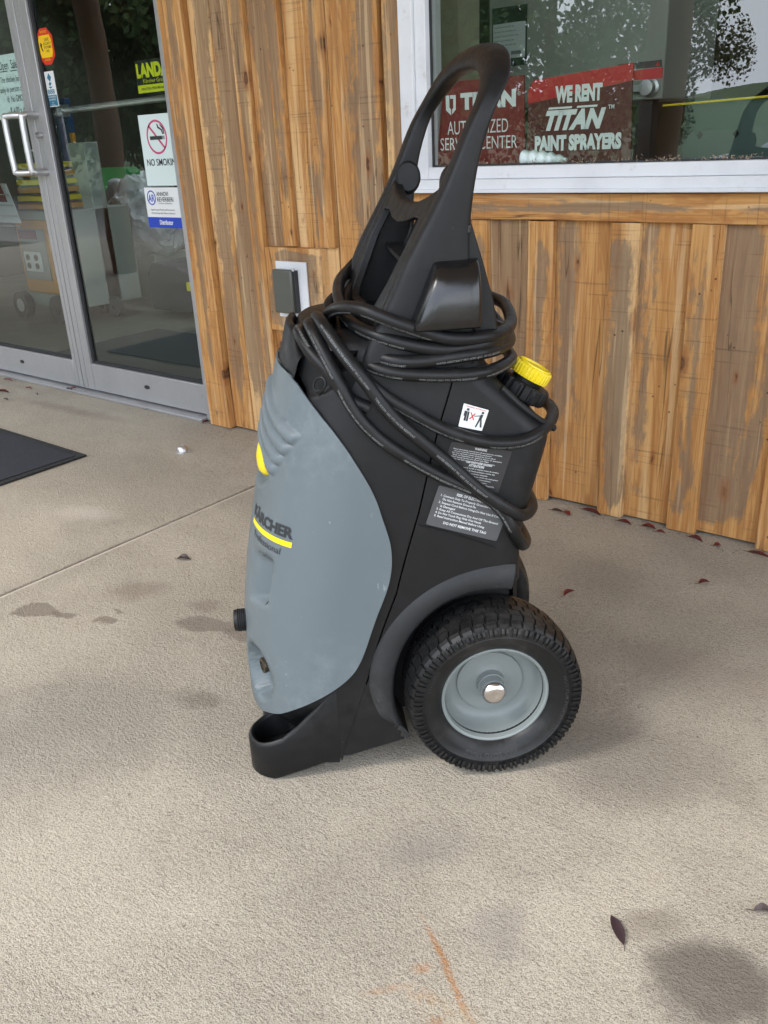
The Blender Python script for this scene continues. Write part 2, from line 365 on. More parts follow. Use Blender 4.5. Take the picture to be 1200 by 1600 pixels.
def concrete():
    m, nt, b = newmat('brushed_concrete'); geo = N(nt, 'ShaderNodeNewGeometry'); v = geo.outputs['Position']
    big = noise_(nt, v, .9, 5, .6); mid = noise_(nt, v, 6, 5, .65, off=(3, 2, 0)); f1 = noise_(nt, v, 185, 4, .68); f2 = noise_(nt, v, 420, 3, .6)
    brush = noise_(nt, v, 1, 3, .6, .35, sc3=(62, 240, 60))
    f0 = noise_(nt, v, 1, 5, .70, .3, sc3=(78, 105, 60), off=(3, 9, 1))
    c = mix_(nt, sstep(nt, big, .3, .7), (.485, .432, .342), (.45, .403, .320))
    c = mix_(nt, math_(nt, 'MULTIPLY', sstep(nt, noise_(nt, v, 2.7, 7, .7, off=(5, 5, 0)), .5, .66), .16), c, (.345, .295, .235))
    c = mix_(nt, math_(nt, 'MULTIPLY', sstep(nt, mid, .45, .75), .30), c, (.33, .275, .22))
    c = mix_(nt, math_(nt, 'MULTIPLY', sstep(nt, mid, .42, .2), .28), c, (.55, .49, .41))
    c = mix_(nt, math_(nt, 'MULTIPLY', sstep(nt, f0, .48, .36), .42), c, (.22, .185, .15))
    c = mix_(nt, math_(nt, 'MULTIPLY', sstep(nt, f0, .54, .66), .38), c, (.60, .55, .46))
    c = mix_(nt, math_(nt, 'MULTIPLY', sstep(nt, f1, .45, .38), .7), c, (.20, .165, .135))
    c = mix_(nt, math_(nt, 'MULTIPLY', sstep(nt, f2, .52, .66), .5), c, (.66, .60, .51))
    c = mix_(nt, math_(nt, 'MULTIPLY', sstep(nt, f2, .47, .38), .75), c, (.20, .165, .135))
    sp = N(nt, 'ShaderNodeTexVoronoi', Scale=23.); L_(nt, v, sp.inputs['Vector'])
    sm = math_(nt, 'MULTIPLY', sstep(nt, sp.outputs[0], .09, .05), sstep(nt, noise_(nt, v, 3, 3, off=(7, 7, 0)), .52, .62))
    c = mix_(nt, math_(nt, 'MULTIPLY', sm, .7), c, (.10, .08, .06))
    wob = N(nt, 'ShaderNodeVectorMath', _operation='SCALE'); wn = nt.nodes.new('ShaderNodeTexNoise'); wn.inputs['Scale'].default_value = 9; wn.inputs['Detail'].default_value = 9; wn.inputs['Roughness'].default_value = .68
    L_(nt, v, wn.inputs['Vector']); sb = N(nt, 'ShaderNodeVectorMath', _operation='SUBTRACT'); L_(nt, wn.outputs['Color'], sb.inputs[0]); sb.inputs[1].default_value = (.5, .5, .5)
    L_(nt, sb.outputs[0], wob.inputs[0]); wob.inputs['Scale'].default_value = .12
    ad = N(nt, 'ShaderNodeVectorMath', _operation='ADD'); L_(nt, v, ad.inputs[0]); L_(nt, wob.outputs[0], ad.inputs[1]); vw = ad.outputs[0]
    def blob(cx, cy, rx, ry, rot, col, amt, soft, vw=vw):
        mp = N(nt, 'ShaderNodeMapping', _vector_type='TEXTURE'); mp.inputs['Location'].default_value = (cx, cy, 0); mp.inputs['Rotation'].default_value = (0, 0, rot); mp.inputs['Scale'].default_value = (rx, ry, 4)
        L_(nt, vw, mp.inputs[0]); ln = N(nt, 'ShaderNodeVectorMath', _operation='LENGTH'); L_(nt, mp.outputs[0], ln.inputs[0])
        return math_(nt, 'MULTIPLY', sstep(nt, ln.outputs['Value'], 1 + soft, 1 - soft), amt), col
    wet = (.20, .165, .13)
    for a in [(-2.09, 1.015, .075, .032, .5, wet, .75, .12), (-2.02, 1.045, .035, .018, .3, wet, .7, .15), (-1.89, 1.09, .035, .016, .5, wet, .7, .15), (-1.91, 1.15, .022, .012, .4, wet, .6, .2),
              (-1.96, 1.25, .08, .05, .6, (.25, .2, .16), .55, .6), (-1.64, 1.235, .10, .035, .45, wet, .62, .2), (-1.53, 1.25, .05, .03, .2, wet, .6, .25), (-1.72, 1.30, .05, .03, .2, (.25,.2,.16), .5, .5),
              (-.53, 1.36, .15, .12, .3, (.22, .19, .155), .42, .6), (-.225, .96, .09, .075, .2, (.13, .11, .09), .78, .35), (-.34, 1.02, .05, .03, .8, (.2, .165, .13), .5, .6), (-1.40, 1.0, .05, .03, .2, wet, .5, .5),
              (-.50, 1.75, .2, .08, .2, (.27,.22,.18), .4, .7), (-3.8, 2.24, .35, .04, .05, (.27, .22, .18), .55, .7), (-.72, .93, .06, .04, 1, (.28, .24, .22), .45, .7), (-.52, .86, .05, .045, 1, (.25, .22, .2), .5, .6),
              (-1.0, 2.05, .2, .1, .1, (.27, .22, .18), .3, .7), (-2.6, 1.5, .12, .05, .4, (.58, .53, .46), .4, .7)]:
        f, col = blob(*a); c = mix_(nt, f, c, col)
    rn = sstep(nt, noise_(nt, v, 70, 4, .7), .36, .56)
    wr_ = N(nt, 'ShaderNodeVectorMath', _operation='SCALE'); L_(nt, sb.outputs[0], wr_.inputs[0]); wr_.inputs['Scale'].default_value = .022
    ar_ = N(nt, 'ShaderNodeVectorMath', _operation='ADD'); L_(nt, v, ar_.inputs[0]); L_(nt, wr_.outputs[0], ar_.inputs[1]); vr = ar_.outputs[0]
    for a in [(-.547, .757, .090, .0055, -.565, (.42, .20, .075), .85, .6), (-.60, .675, .030, .006, .9, (.45, .25, .12), .4, .6), (-.552, .70, .022, .012, .3, (.48, .27, .13), .4, .8), (-.578, .735, .012, .008, .9, (.5, .24, .1), .6, .8),
              (-.50, .70, .035, .02, .4, (.50, .36, .2), .35, .9), (-.513, .68, .012, .007, .4, (.36, .17, .08), .6, .8)]:
        f, col = blob(*a, vw=vr); c = mix_(nt, math_(nt, 'MULTIPLY', f, rn), c, col)
    L_(nt, c, b.inputs['Base Color']); b.inputs['Roughness'].default_value = .82; b.inputs['Specular IOR Level'].default_value = .25
    h = math_(nt, 'ADD', math_(nt, 'MULTIPLY', f1, 1.0), math_(nt, 'MULTIPLY', brush, .35)); h = math_(nt, 'ADD', h, math_(nt, 'MULTIPLY', f2, .45)); h = math_(nt, 'ADD', h, math_(nt, 'MULTIPLY', f0, .8))
    h = math_(nt, 'MULTIPLY', h, sstep(nt, noise_(nt, v, 2.3, 5, .65, off=(1, 8, 0)), .34, .64, .55, 1.15))
    bump_(nt, b, h, 1.0, .0065)
    return m
CONC = concrete()
GRASS = flat('grass_green', (.055, .09, .025), .9, nscale=.6, namt=.4)
BOUNCE = flat('bounce_gravel', (.30, .27, .235), .85, nscale=9, namt=.3)  # pale gravel made up to bounce sunlight onto soffit and wall
RED = flat('sign_red', (.17, .014, .014), .45); REDB = flat('sign_bright_red', (.42, .018, .02), .45); DRED = flat('sign_maroon', (.085, .011, .011), .45)
MINT = flat('sign_mint', (.62, .72, .70), .45); SKYW = flat('sign_pale', (.70, .76, .76), .45)
BLUEP = flat('sign_blue', (.01, .05, .42), .4); TEAL = flat('sign_teal', (.02, .15, .25), .4); PINK = flat('sign_ring', (.5, .06, .16), .4)
ORA = flat('machine_orange', (.60, .26, .03), .4, nscale=9); DKBLUE = flat('machine_blue', (.015, .05, .16), .5, nscale=5)
PGREY = flat('machine_grey', (.34, .36, .32), .45, nscale=4, namt=.08); DGREY = flat('machine_dark', (.03, .032, .034), .5, nscale=8)
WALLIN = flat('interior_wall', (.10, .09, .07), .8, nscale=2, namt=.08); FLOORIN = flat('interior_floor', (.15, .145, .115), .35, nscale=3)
GREEN = flat('machine_green', (.03, .22, .06), .4)
MATM = flat('mat_fibre', (.018, .021, .028), .95, nscale=120, namt=.5, bump=.004); MATB = flat('mat_border', (.016, .017, .018), .6, nscale=60)
LOG = flat('log_bark', (.20, .115, .065), .8, nscale=9, namt=.4, bump=.02)
SOFF = flat('soffit_wood', (.46, .34, .22), .8, nscale=6, namt=.2)  # unseen roof wood, lightened so bounced light brightens the porch

# ------------------------------------------------------------------ ground
bm = bmesh.new(); box(bm, -400, 400, -500, 300, -.62, -.24); tag(bm2obj('ground', bm, GRASS), kind='structure')
bm = bmesh.new(); box(bm, -60, 60, -13, -3.0, -.236, -.15); tag(bm2obj('parking_lot', bm, BOUNCE), kind='structure')
pv = empty('pavement', kind='structure')
JX = -2.263
slabspans = [(-12.0, -6.6), (-6.588, JX-.0085), (JX+.0085, 2.07), (2.082, 7.0)]
for a, b_ in slabspans:
    bm = bmesh.new(); box(bm, a, b_, -2.9, 2.56, -.16, 0); bm2obj('slab', bm, CONC, pv, bevel=.004)
SAND = flat('joint_filler', (.47, .42, .35), .9, nscale=40, namt=.25)
for x in (-6.594, JX, 2.076):
    bm = bmesh.new(); box(bm, x-.0048, x+.0048, -2.9, 2.56, -.15, -.004); bm2obj('joint_filler', bm, SAND, pv)

# ------------------------------------------------------------------ wooden wall
YW = 2.4345        # front of battens
wall = empty('wooden_wall', (-.6, 2.5, 0), label='wall of rough vertical cedar boards and battens around the window', cat='wall')
def rel(o, root):
    o.parent = root; o.matrix_parent_inverse = Matrix.Translation(-root.location) if root.rotation_euler.z == 0 else root.matrix_world.inverted()
    return o
def board(x0, x1, z0, z1, yf, th, parent, name='board', rot=False):
    """a sawn plank: slightly uneven edges, local origin at its lower left; rot = laid horizontally"""
    W_ = (z1-z0) if rot else (x1-x0); Lg = (x1-x0) if rot else (z1-z0)
    bm = bmesh.new(); n = max(3, int(Lg/.09)); ph = random.random()*50
    rows = []
    for i in range(n+1):
        z = Lg*i/n
        e0 = mnoise.noise(Vector((ph, z*3.1, 0)))*.0032; e1 = mnoise.noise(Vector((ph+9, z*3.1, 0)))*.0032
        f0 = mnoise.noise(Vector((ph+20, z*2, 0)))*.0022
        xs = [e0, e0+.0018, W_+e1-.0018, W_+e1]
        ys = [0.0022, 0, 0, .0022]
        rows.append([bm.verts.new((xs[k], ys[k]+f0, z)) for k in range(4)] + [bm.verts.new((W_+e1, th, z)), bm.verts.new((e0, th, z))])
    for i in range(n):
        A, B = rows[i], rows[i+1]
        for k in range(6): bm.faces.new((A[k], A[(k+1) % 6], B[(k+1) % 6], B[k]))
    bm.faces.new(rows[0][::-1]); bm.faces.new(rows[-1])
    bmesh.ops.recalc_face_normals(bm, faces=bm.faces)
    o = bm2obj(name, bm, WOOD)
    px, py, pz = parent.location
    if rot:
        o.rotation_euler = (0, math.radians(90), 0); o.location = (x0-px, yf-py, z1-pz)
    else: o.location = (x0-px, yf-py, z0-pz)
    o.parent = parent
    return o
random.seed(11)
YB = YW + .022
TOPZ = 3.62
board(-2.992, -2.864, .006, TOPZ, YW-.004, .062, wall, 'batten')          # casing beside the door
# left of the window
for x0, x1 in [(-2.858, -2.738), (-2.734, -2.566), (-2.562, -2.378), (-2.374, -2.183), (-2.179, -1.944), (-1.94, -1.85)]:
    board(x0, x1, .008+random.random()*.004, TOPZ, YB + random.uniform(-.003, .003), .02, wall)
ob_l, ob_r, ob_b, ob_t = -2.522, -2.236, .476, .79
for x0, x1 in [(-2.614, -2.545), (-2.437, -2.377), (-2.254, -2.182), (-2.03, -1.946)]:
    if x1 > ob_l and x0 < ob_r:
        board(x0, x1, .006, ob_b-.004, YW, .0215, wall, 'batten'); board(x0, x1, ob_t+.004, TOPZ, YW, .0215, wall, 'batten')
    else: board(x0, x1, .006, TOPZ, YW, .0215, wall, 'batten')
board(-1.922, -1.846, .006, TOPZ, YW-.002, .024, wall, 'batten')
# below and above the window
B2 = [(-1.84, -1.597), (-1.594, -1.392), (-1.389, -1.12), (-1.117, -.886), (-.883, -.617), (-.614, -.39), (-.387, -.15), (-.147, .12), (.123, .36), (.363, .62), (.623, .88), (.883, 1.13), (1.133, 1.4)]
for x0, x1 in B2:
    if x0 < .12: 
        board(x0, x1, .008+random.random()*.004, .96, YB + random.uniform(-.003, .003), .02, wall)
        board(x0, x1, 2.24, TOPZ, YB + random.uniform(-.003, .003), .02, wall)
    else: board(x0, x1, .008, TOPZ, YB + random.uniform(-.003, .003), .02, wall)
for x0, x1 in [(-1.595, -1.537), (-1.392, -1.306), (-1.120, -1.037), (-.888, -.802), (-.622, -.545), (-.40, -.32), (-.15, -.07), (.10, .18), (.35, .43), (.62, .70), (.88, .96), (1.13, 1.21)]:
    board(x0, x1, .004, .8995, YW, .0215, wall, 'batten') if x0 < .2 else board(x0, x1, .004, TOPZ, YW, .0215, wall, 'batten')
    if x0 < .2: board(x0, x1, 2.30, TOPZ, YW, .0215, wall, 'batten')
board(-1.845, .20, .902, .979, YW-.004, .026, wall, 'trim_board', rot=True)
board(-1.845, .20, 2.215, 2.295, YW-.004, .026, wall, 'trim_board', rot=True)
# solid backing behind boards
BACK = flat('wall_sheathing', (.05, .035, .025), .9)
bm = bmesh.new(); box(bm, -2.99, -1.80, YB+.026, YB+.10, 0, TOPZ); box(bm, .13, 1.4, YB+.026, YB+.10, 0, TOPZ); box(bm, -1.80, .13, YB+.026, YB+.10, 0, .985); box(bm, -1.80, .13, YB+.026, YB+.10, 2.21, TOPZ); box(bm, -5.9, -2.99, YB+.026, YB+.10, 2.22, TOPZ); box(bm, -7.5, -5.9, YB+.026, YB+.10, 0, TOPZ)
o = bm2obj('sheathing', bm, BACK); rel(o, wall)
for i in range(9):
    board(-7.5+i*.178, -7.5+i*.178+.176, .008, TOPZ, YB, .02, wall)
for i in range(17):
    board(-5.9+i*.172, -5.9+i*.172+.17, 2.26, TOPZ, YB, .02, wall)

# ------------------------------------------------------------------ door set
YD = 2.505
dr = empty('glass_entrance_door', (-4.0, YD, 0), label='grey aluminium framed glass entrance doors with decals and pull handle', cat='door')
def dbox(name, x0, x1, y0, y1, z0, z1, m=ALU, bevel=.002, root=dr):
    return rel(boxo(name, x0, x1, y0, y1, z0, z1, m, bevel=bevel), root)
dbox('door_frame', -3.062, -2.994, YD-.035, YD+.06, .0, 2.22)
dbox('door_frame', -5.90, -3.063, YD-.03, YD+.055, 2.13, 2.22)
dbox('door_frame', -5.90, -5.80, YD-.03, YD+.055, .0, 2.129)
dbox('threshold', -5.80, -3.063, YD-.07, YD+.09, .001, .014)
def leaf(xl, xr, gl, gr_, gasket_left):
    d = empty('door_leaf', (0, 0, 0)); rel(d, dr)
    def b(n, *a, **k):
        o = boxo(n, *a, **k); o.parent = d; return o
    b('stile', xl, gl, YD-.022, YD+.022, .022, 2.125, m=ALU, bevel=.0025)
    b('stile', gr_, xr, YD-.022, YD+.022, .022, 2.125, m=ALU, bevel=.0025)
    b('bottom_rail', gl+.001, gr_-.001, YD-.021, YD+.021, .022, .160, m=ALU, bevel=.0025)
    b('top_rail', gl+.001, gr_-.001, YD-.021, YD+.021, 2.06, 2.125, m=ALU, bevel=.0025)
    b('pane', gl-.004, gr_+.004, YD+.000, YD+.006, .156, 2.064, m=GLASS)
    bm = bmesh.new()
    for s in (-1, 1):
        box(bm, gl+.0005, gl+(.018 if gasket_left else .008), YD-.010 if s < 0 else YD+.0065, YD-.0005 if s < 0 else YD+.016, .161, 2.059)
        box(bm, gr_-.008, gr_-.0005, YD-.010 if s < 0 else YD+.0065, YD-.0005 if s < 0 else YD+.016, .161, 2.059)
        box(bm, gl+.019, gr_-.009, YD-.010 if s < 0 else YD+.0065, YD-.0005 if s < 0 else YD+.016, .161, .173)
    bm2obj('gasket', bm, GASK, d)
    return d
leafL = leaf(-5.79, -4.049, -5.70, -4.112, False)
leafR = leaf(-4.043, -3.066, -3.948, -3.068, True)
for x, lf in ((-4.62, leafL), (-3.50, leafR)):
    bm = bmesh.new(); bmesh.ops.create_cone(bm, cap_ends=True, segments=20, radius1=.016, radius2=.016, depth=.003); bmesh.ops.rotate(bm, verts=bm.verts, matrix=Matrix.Rotation(math.radians(90), 3, 'X')); bmesh.ops.scale(bm, verts=bm.verts, vec=(1.2, 1, .6)); bmesh.ops.translate(bm, verts=bm.verts, vec=(x, YD-.0225, .095))
    bm2obj('rail_plug', bm, GASK, lf)
# groove lines on the stile
for x in (-4.083, -4.005):
    bm = bmesh.new(); box(bm, x, x+.004, YD-.0245, YD-.0222, .03, 2.12); bm2obj('stile_bead', bm, ALU, leafL if x < -4.045 else leafR)
# pull handle
bm = bmesh.new()
zt, zb = 1.325, 1.075
def rr(x0, x1, y, zb, zt, r, n=6):
    P = []
    for cx, cz, a0 in ((x1-r, zt-r, 0), (x0+r, zt-r, 90), (x0+r, zb+r, 180), (x1-r, zb+r, 270)):
        for k in range(n+1):
            a = math.radians(a0 + 90*k/n); P.append((cx+r*math.cos(a), y, cz+r*math.sin(a)))
    return P
Ph = []
for (a, b_) in [((-4.02, YD-.024), (-4.02, YD-.10))]:
    pass
pathH = [(-4.015, YD-.022, zt), (-4.015, YD-.075, zt), (-4.018, YD-.090, zt-.006), (-4.022, YD-.10, zt-.022), (-4.022, YD-.10, zb+.022), (-4.018, YD-.090, zb+.006), (-4.015, YD-.075, zb), (-4.015, YD-.022, zb)]
tube(bm, catmull(pathH, 5), .0145, 14)
rel(bm2obj('pull_handle', bm, STEEL, smooth=True), dr)
bm = bmesh.new()
pathH = [(-4.028, YD-.022, zt-.004), (-4.06, YD-.075, zt-.002), (-4.135, YD-.108, zt-.003), (-4.15, YD-.112, zt-.024), (-4.145, YD-.112, zb+.024), (-4.13, YD-.108, zb+.003), (-4.06, YD-.075, zb+.002), (-4.028, YD-.022, zb+.004)]
tube(bm, catmull(pathH, 5), .0145, 14)
rel(bm2obj('pull_handle', bm, STEEL, smooth=True), dr)
bm = bmesh.new(); lathe(bm, [(0, 0.0), (0, .008), (-.004, .012), (-.010, .014), (0.012, .014)][::-1], (-4.010, YD-.034, 1.235), (0, -1, 0), 24)
rel(bm2obj('lock_cylinder', bm, STEEL, smooth=True), dr)
# push bar on the inner side
bm = bmesh.new(); tube(bm, [(-3.93, YD+.075, 1.335), (-3.09, YD+.075, 1.345)], .013, 12); box(bm, -3.945, -3.92, YD+.022, YD+.09, 1.31, 1.36); box(bm, -3.10, -3.075, YD+.022, YD+.09, 1.32, 1.37)
rel(bm2obj('push_bar', bm, STEEL, smooth=True), dr)
# decals on the outside or inside of the door glass
def plane_map(x0, z0, y): return lambda a, b: (x0+a, y, z0+b)
def decal(name, x0, x1, z0, z1, y, m, parent, th=.0012, poly=None):
    bm = bmesh.new()
    prism(bm, poly or [(x0, z0), (x1, z0), (x1, z1), (x0, z1)], y-th/2, y+th/2)
    return bm2obj(name, bm, m, parent)
YG = YD - .0022
def poly_obj(name, polys, y, m, parent, th=.0006):
    bm = bmesh.new()
    for p in polys:
        A = [bm.verts.new((a, y, b)) for a, b in p]; B = [bm.verts.new((a, y+th, b)) for a, b in p]
        bm.faces.new(A); bm.faces.new(B[::-1])
        for i in range(len(p)): bm.faces.new((A[i], B[i], B[(i+1) % len(p)], A[(i+1) % len(p)]))
    bmesh.ops.recalc_face_normals(bm, faces=bm.faces)
    return bm2obj(name, bm, m, parent)
def ellipse(cx, cz, rx, rz, n=24): return [(cx+rx*math.cos(2*math.pi*k/n), cz+rz*math.sin(2*math.pi*k/n)) for k in range(n)]
def ringpoly(cx, cz, rx, rz, t, n=40):
    P = []
    for k in range(n):
        a, c = 2*math.pi*k/n, 2*math.pi*(k+1)/n
        P.append([(cx+rx*math.cos(a), cz+rz*math.sin(a)), (cx+rx*math.cos(c), cz+rz*math.sin(c)), (cx+(rx-t)*math.cos(c), cz+(rz-t)*math.sin(c)), (cx+(rx-t)*math.cos(a), cz+(rz-t)*math.sin(a))])
    return P
GL = (0, YD, 0)
# security decal
sd_ = empty('security_decal', (-3.88, YG, 1.59), label='red and yellow octagonal security decal at the top left of the right door glass', cat='decal')
def oc(cx, cz, rx, rz, k=.42): return [(cx-rx*k, cz-rz), (cx+rx*k, cz-rz), (cx+rx, cz-rz*.55), (cx+rx, cz+rz*.55), (cx+rx*k, cz+rz), (cx-rx*k, cz+rz), (cx-rx, cz+rz*.55), (cx-rx, cz-rz*.55)]
ORD = flat('decal_red', (.62, .035, .015), .4); DYEL = flat('decal_yellow', (.85, .55, .01), .4)
rel(poly_obj('backing', [oc(-3.882, 1.592, .062, .072)], YG, ORD, sd_), sd_)
rel(poly_obj('field', [oc(-3.882, 1.592, .050, .044, .8)], YG-.0008, DYEL, sd_), sd_)
rel(lettering([('SAFE', -3.866, 1.612, .012, None, 'c', .01), ('SECURITY', -3.866, 1.597, .010, .06, 'c', .01), ('SYSTEMS', -3.866, 1.583, .010, .055, 'c', .01), ('INC', -3.866, 1.568, .010, None, 'c', .01)], PRINTD, sd_, plane_map(0, 0, YG-.0012)), sd_)
rel(lettering([('PROTECTED', -3.882, 1.645, .008, .05, 'c', .01), ('24 HOUR', -3.882, 1.535, .008, .045, 'c', .01)], DYEL, sd_, plane_map(0, 0, YG-.0012)), sd_)
rel(poly_obj('running_figure', [[(-3.922, 1.598), (-3.915, 1.61), (-3.905, 1.602), (-3.91, 1.59), (-3.902, 1.575), (-3.908, 1.573), (-3.916, 1.586)]], YG-.0012, PRINTD, sd_), sd_)
# narrow white and blue accreditation decal
bb = empty('accreditation_decal', (-3.89, YG, 1.42), label='narrow white and blue accreditation decal below the octagonal decal', cat='decal')
rel(decal('backing', -3.937, -3.857, 1.350, 1.494, YG, WHITE, bb), bb)
rel(poly_obj('blue_field', [[(-3.933, 1.353), (-3.861, 1.353), (-3.861, 1.398), (-3.933, 1.398)]], YG-.0012, TEAL, bb), bb)
rel(lettering([('BBB', -3.897, 1.403, .018, .055, 'c', .02)], TEAL, bb, plane_map(0, 0, YG-.0014)), bb)
rel(poly_obj('torch', [[(-3.897, 1.487), (-3.880, 1.470), (-3.893, 1.452), (-3.912, 1.468)], [(-3.897, 1.452), (-3.884, 1.446), (-3.898, 1.434), (-3.908, 1.442)], [(-3.913, 1.432), (-3.88, 1.432), (-3.897, 1.424)]], YG-.0014, TEAL, bb), bb)
rel(lettering([('ACCREDITED', -3.897, 1.387, .007, .06, 'c', .01), ('BUSINESS', -3.897, 1.376, .007, .05, 'c', .01), ('A+', -3.897, 1.364, .007, None, 'c', .01), ('bbb.org', -3.897, 1.355, .006, None, 'c', .01)], WHITE, bb, plane_map(0, 0, YG-.0018)), bb)
# black and yellow brand sign, inside the glass
YI = YD + .012
YTXT = flat('acid_yellow', (.62, .62, .015), .4)
ls = empty('dealer_sign', (-3.18, YI, 1.42), label='black dealer sign with acid yellow letters and band on the right door glass', cat='sign')
rel(decal('backing', -3.288, -3.071, 1.364, 1.486, YI, LBLK, ls), ls)
rel(poly_obj('yellow_band', [[(-3.286, 1.366), (-3.073, 1.366), (-3.073, 1.395), (-3.286, 1.395)]], YI-.0016, YTXT, ls), ls)
rel(lettering([('LANDA', -3.282, 1.425, .046, .203, 'l', .06), ('Kärcher Group', -3.245, 1.402, .014, .15, 'l', .0)], YTXT, ls, plane_map(0, 0, YI-.0018)), ls)
rel(lettering([('INDUSTRIAL PRESSURE WASHERS', -3.262, 1.376, .009, .18, 'l', .01)], PRINTD, ls, plane_map(0, 0, YI-.0022)), ls)
# no smoking sign
ns = empty('no_smoking_sign', (-3.19, YG, 1.14), label='pale NO SMOKING sign with red circle on the right door glass', cat='sign')
rel(decal('backing', -3.298, -3.073, 1.008, 1.284, YG, MINT, ns), ns)
cx, cz = -3.190, 1.197
rel(poly_obj('prohibition_ring', ringpoly(cx, cz, .066, .066, .008) + [[(cx-.050, cz+.042), (cx-.044, cz+.049), (cx+.050, cz-.042), (cx+.044, cz-.049)]], YG-.0013, PINK, ns), ns)
rel(poly_obj('cigarette', [[(cx-.045, cz-.010), (cx+.034, cz-.010), (cx+.034, cz+.004), (cx-.045, cz+.004)], [(cx+.037, cz-.010), (cx+.041, cz-.010), (cx+.041, cz+.004), (cx+.037, cz+.004)], [(cx+.045, cz-.010), (cx+.049, cz-.010), (cx+.049, cz+.004), (cx+.045, cz+.004)],
   [(cx+.038, cz+.010), (cx+.044, cz+.010), (cx+.040, cz+.028), (cx+.018, cz+.040), (cx+.014, cz+.050), (cx+.008, cz+.050), (cx+.012, cz+.034), (cx+.034, cz+.024)],
   [(cx+.047, cz+.010), (cx+.052, cz+.010), (cx+.049, cz+.034), (cx+.030, cz+.048), (cx+.028, cz+.045), (cx+.043, cz+.030)]], YG-.0017, PRINTD, ns), ns)
rel(lettering([('NO SMOKING', -3.277, 1.087, .026, .213, 'l', .015)], PRINTD, ns, plane_map(0, 0, YG-.0014)), ns)
# distributor decal
ar = empty('distributor_decal', (-3.2, YG, .92), label='white decal with blue oval and blue Distributor band below the no smoking sign', cat='decal')
rel(decal('backing', -3.326, -3.078, .880, 1.000, YG, WHITE, ar), ar)
rel(decal('blue_band', -3.326, -3.078, .836, .8795, YG, BLUEP, ar), ar)
rel(poly_obj('oval_ring', ringpoly(-3.283, .959, .029, .030, .005), YG-.0013, BLUEP, ar), ar)
rel(lettering([('AR', -3.283, .944, .028, .042, 'c', .02)], BLUEP, ar, plane_map(0, 0, YG-.0014)), ar)
rel(lettering([('ANNOVI', -3.245, .966, .017, .078, 'l', .012), ('REVERBERI', -3.245, .944, .017, .108, 'l', .012), ('The Power of Experience', -3.238, .934, .006, .09, 'l', 0), ('High Pressure Pumps and Accessories', -3.296, .907, .007, .16, 'l', .0), ('All Other Pumps Show Where to Represent', -3.296, .893, .007, .16, 'l', .0)], PRINTD, ar, plane_map(0, 0, YG-.0014)), ar)
rel(lettering([('Distributor', -3.202, .850, .018, .09, 'c', .03)], WHITE, ar, plane_map(0, 0, YG-.0014)), ar)
# handwritten paper
hp = empty('handwritten_notice', (-4.25, YI, 1.45), label='white handwritten notice behind the left door glass beside the stile', cat='notice')
rel(decal('sheet', -4.56, -4.118, 1.318, 1.592, YI, SKYW, hp), hp)
rel(lettering([('Open  Sale  !', -4.32, 1.53, .036, .19, 'l', 0), ('The chicken house', -4.33, 1.475, .026, .20, 'l', 0), ('only in person and', -4.35, 1.433, .026, .22, 'l', 0), ('Id  No GMO  &', -4.30, 1.39, .028, .17, 'l', 0), ('$ 4.00 a doz.', -4.29, 1.335, .034, .16, 'l', 0)], PRINTD, hp, plane_map(0, 0, YI-.0016)), hp)
rel(poly_obj('underline', [[(-4.32, 1.521), (-4.25, 1.521), (-4.25, 1.524), (-4.32, 1.524)], [(-4.23, 1.519), (-4.17, 1.519), (-4.17, 1.522), (-4.23, 1.522)]], YI-.0016, PRINTD, hp), hp)

# ------------------------------------------------------------------ window
wn_ = empty('window', (-.85, YW, 1.6), label='large white vinyl framed window above the cedar boards', cat='window')
def wbox(n, *a, m=VINYL, bevel=.002): return rel(boxo(n, *a, m, bevel=bevel), wn_)
WX0, WX1, WZ0, WZ1 = -1.842, .18, .983, 2.212
# stepped frame: outer flange, inner sash
for (n, x0, x1, z0, z1) in [('frame', WX0, WX0+.052, WZ0, WZ1), ('frame', WX1-.052, WX1, WZ0, WZ1), ('frame', WX0+.053, WX1-.053, WZ0, WZ0+.038), ('frame', WX0+.053, WX1-.053, WZ1-.05, WZ1)]:
    wbox(n, x0, x1, YW-.026, YW+.09, z0, z1)
for (n, x0, x1, z0, z1) in [('sash', WX0+.0525, WX0+.094, WZ0+.0385, WZ1-.051), ('sash', WX1-.094, WX1-.0525, WZ0+.0385, WZ1-.051), ('sash', WX0+.0945, WX1-.0945, WZ0+.0385, WZ0+.074), ('sash', WX0+.0945, WX1-.0945, WZ1-.09, WZ1-.051)]:
    wbox(n, x0, x1, YW-.014, YW+.07, z0, z1)
rel(boxo('sill_lip', WX0-.004, WX1+.004, YW-.034, YW-.0262, WZ0-.001, WZ0+.010, VINYL, bevel=.0015), wn_)
YP = YW + .014
rel(boxo('pane', WX0+.090, WX1-.090, YP, YP+.006, WZ0+.070, WZ1-.086, GLASSW), wn_)
bm = bmesh.new()
for x0, x1, z0, z1 in [(WX0+.0945, WX0+.101, WZ0+.0745, WZ1-.0905), (WX1-.101, WX1-.0945, WZ0+.0745, WZ1-.0905), (WX0+.1015, WX1-.1015, WZ0+.0745, WZ0+.0795)]:
    box(bm, x0, x1, YP-.006, YP-.0005, z0, z1)
rel(bm2obj('gasket', bm, GASK), wn_)
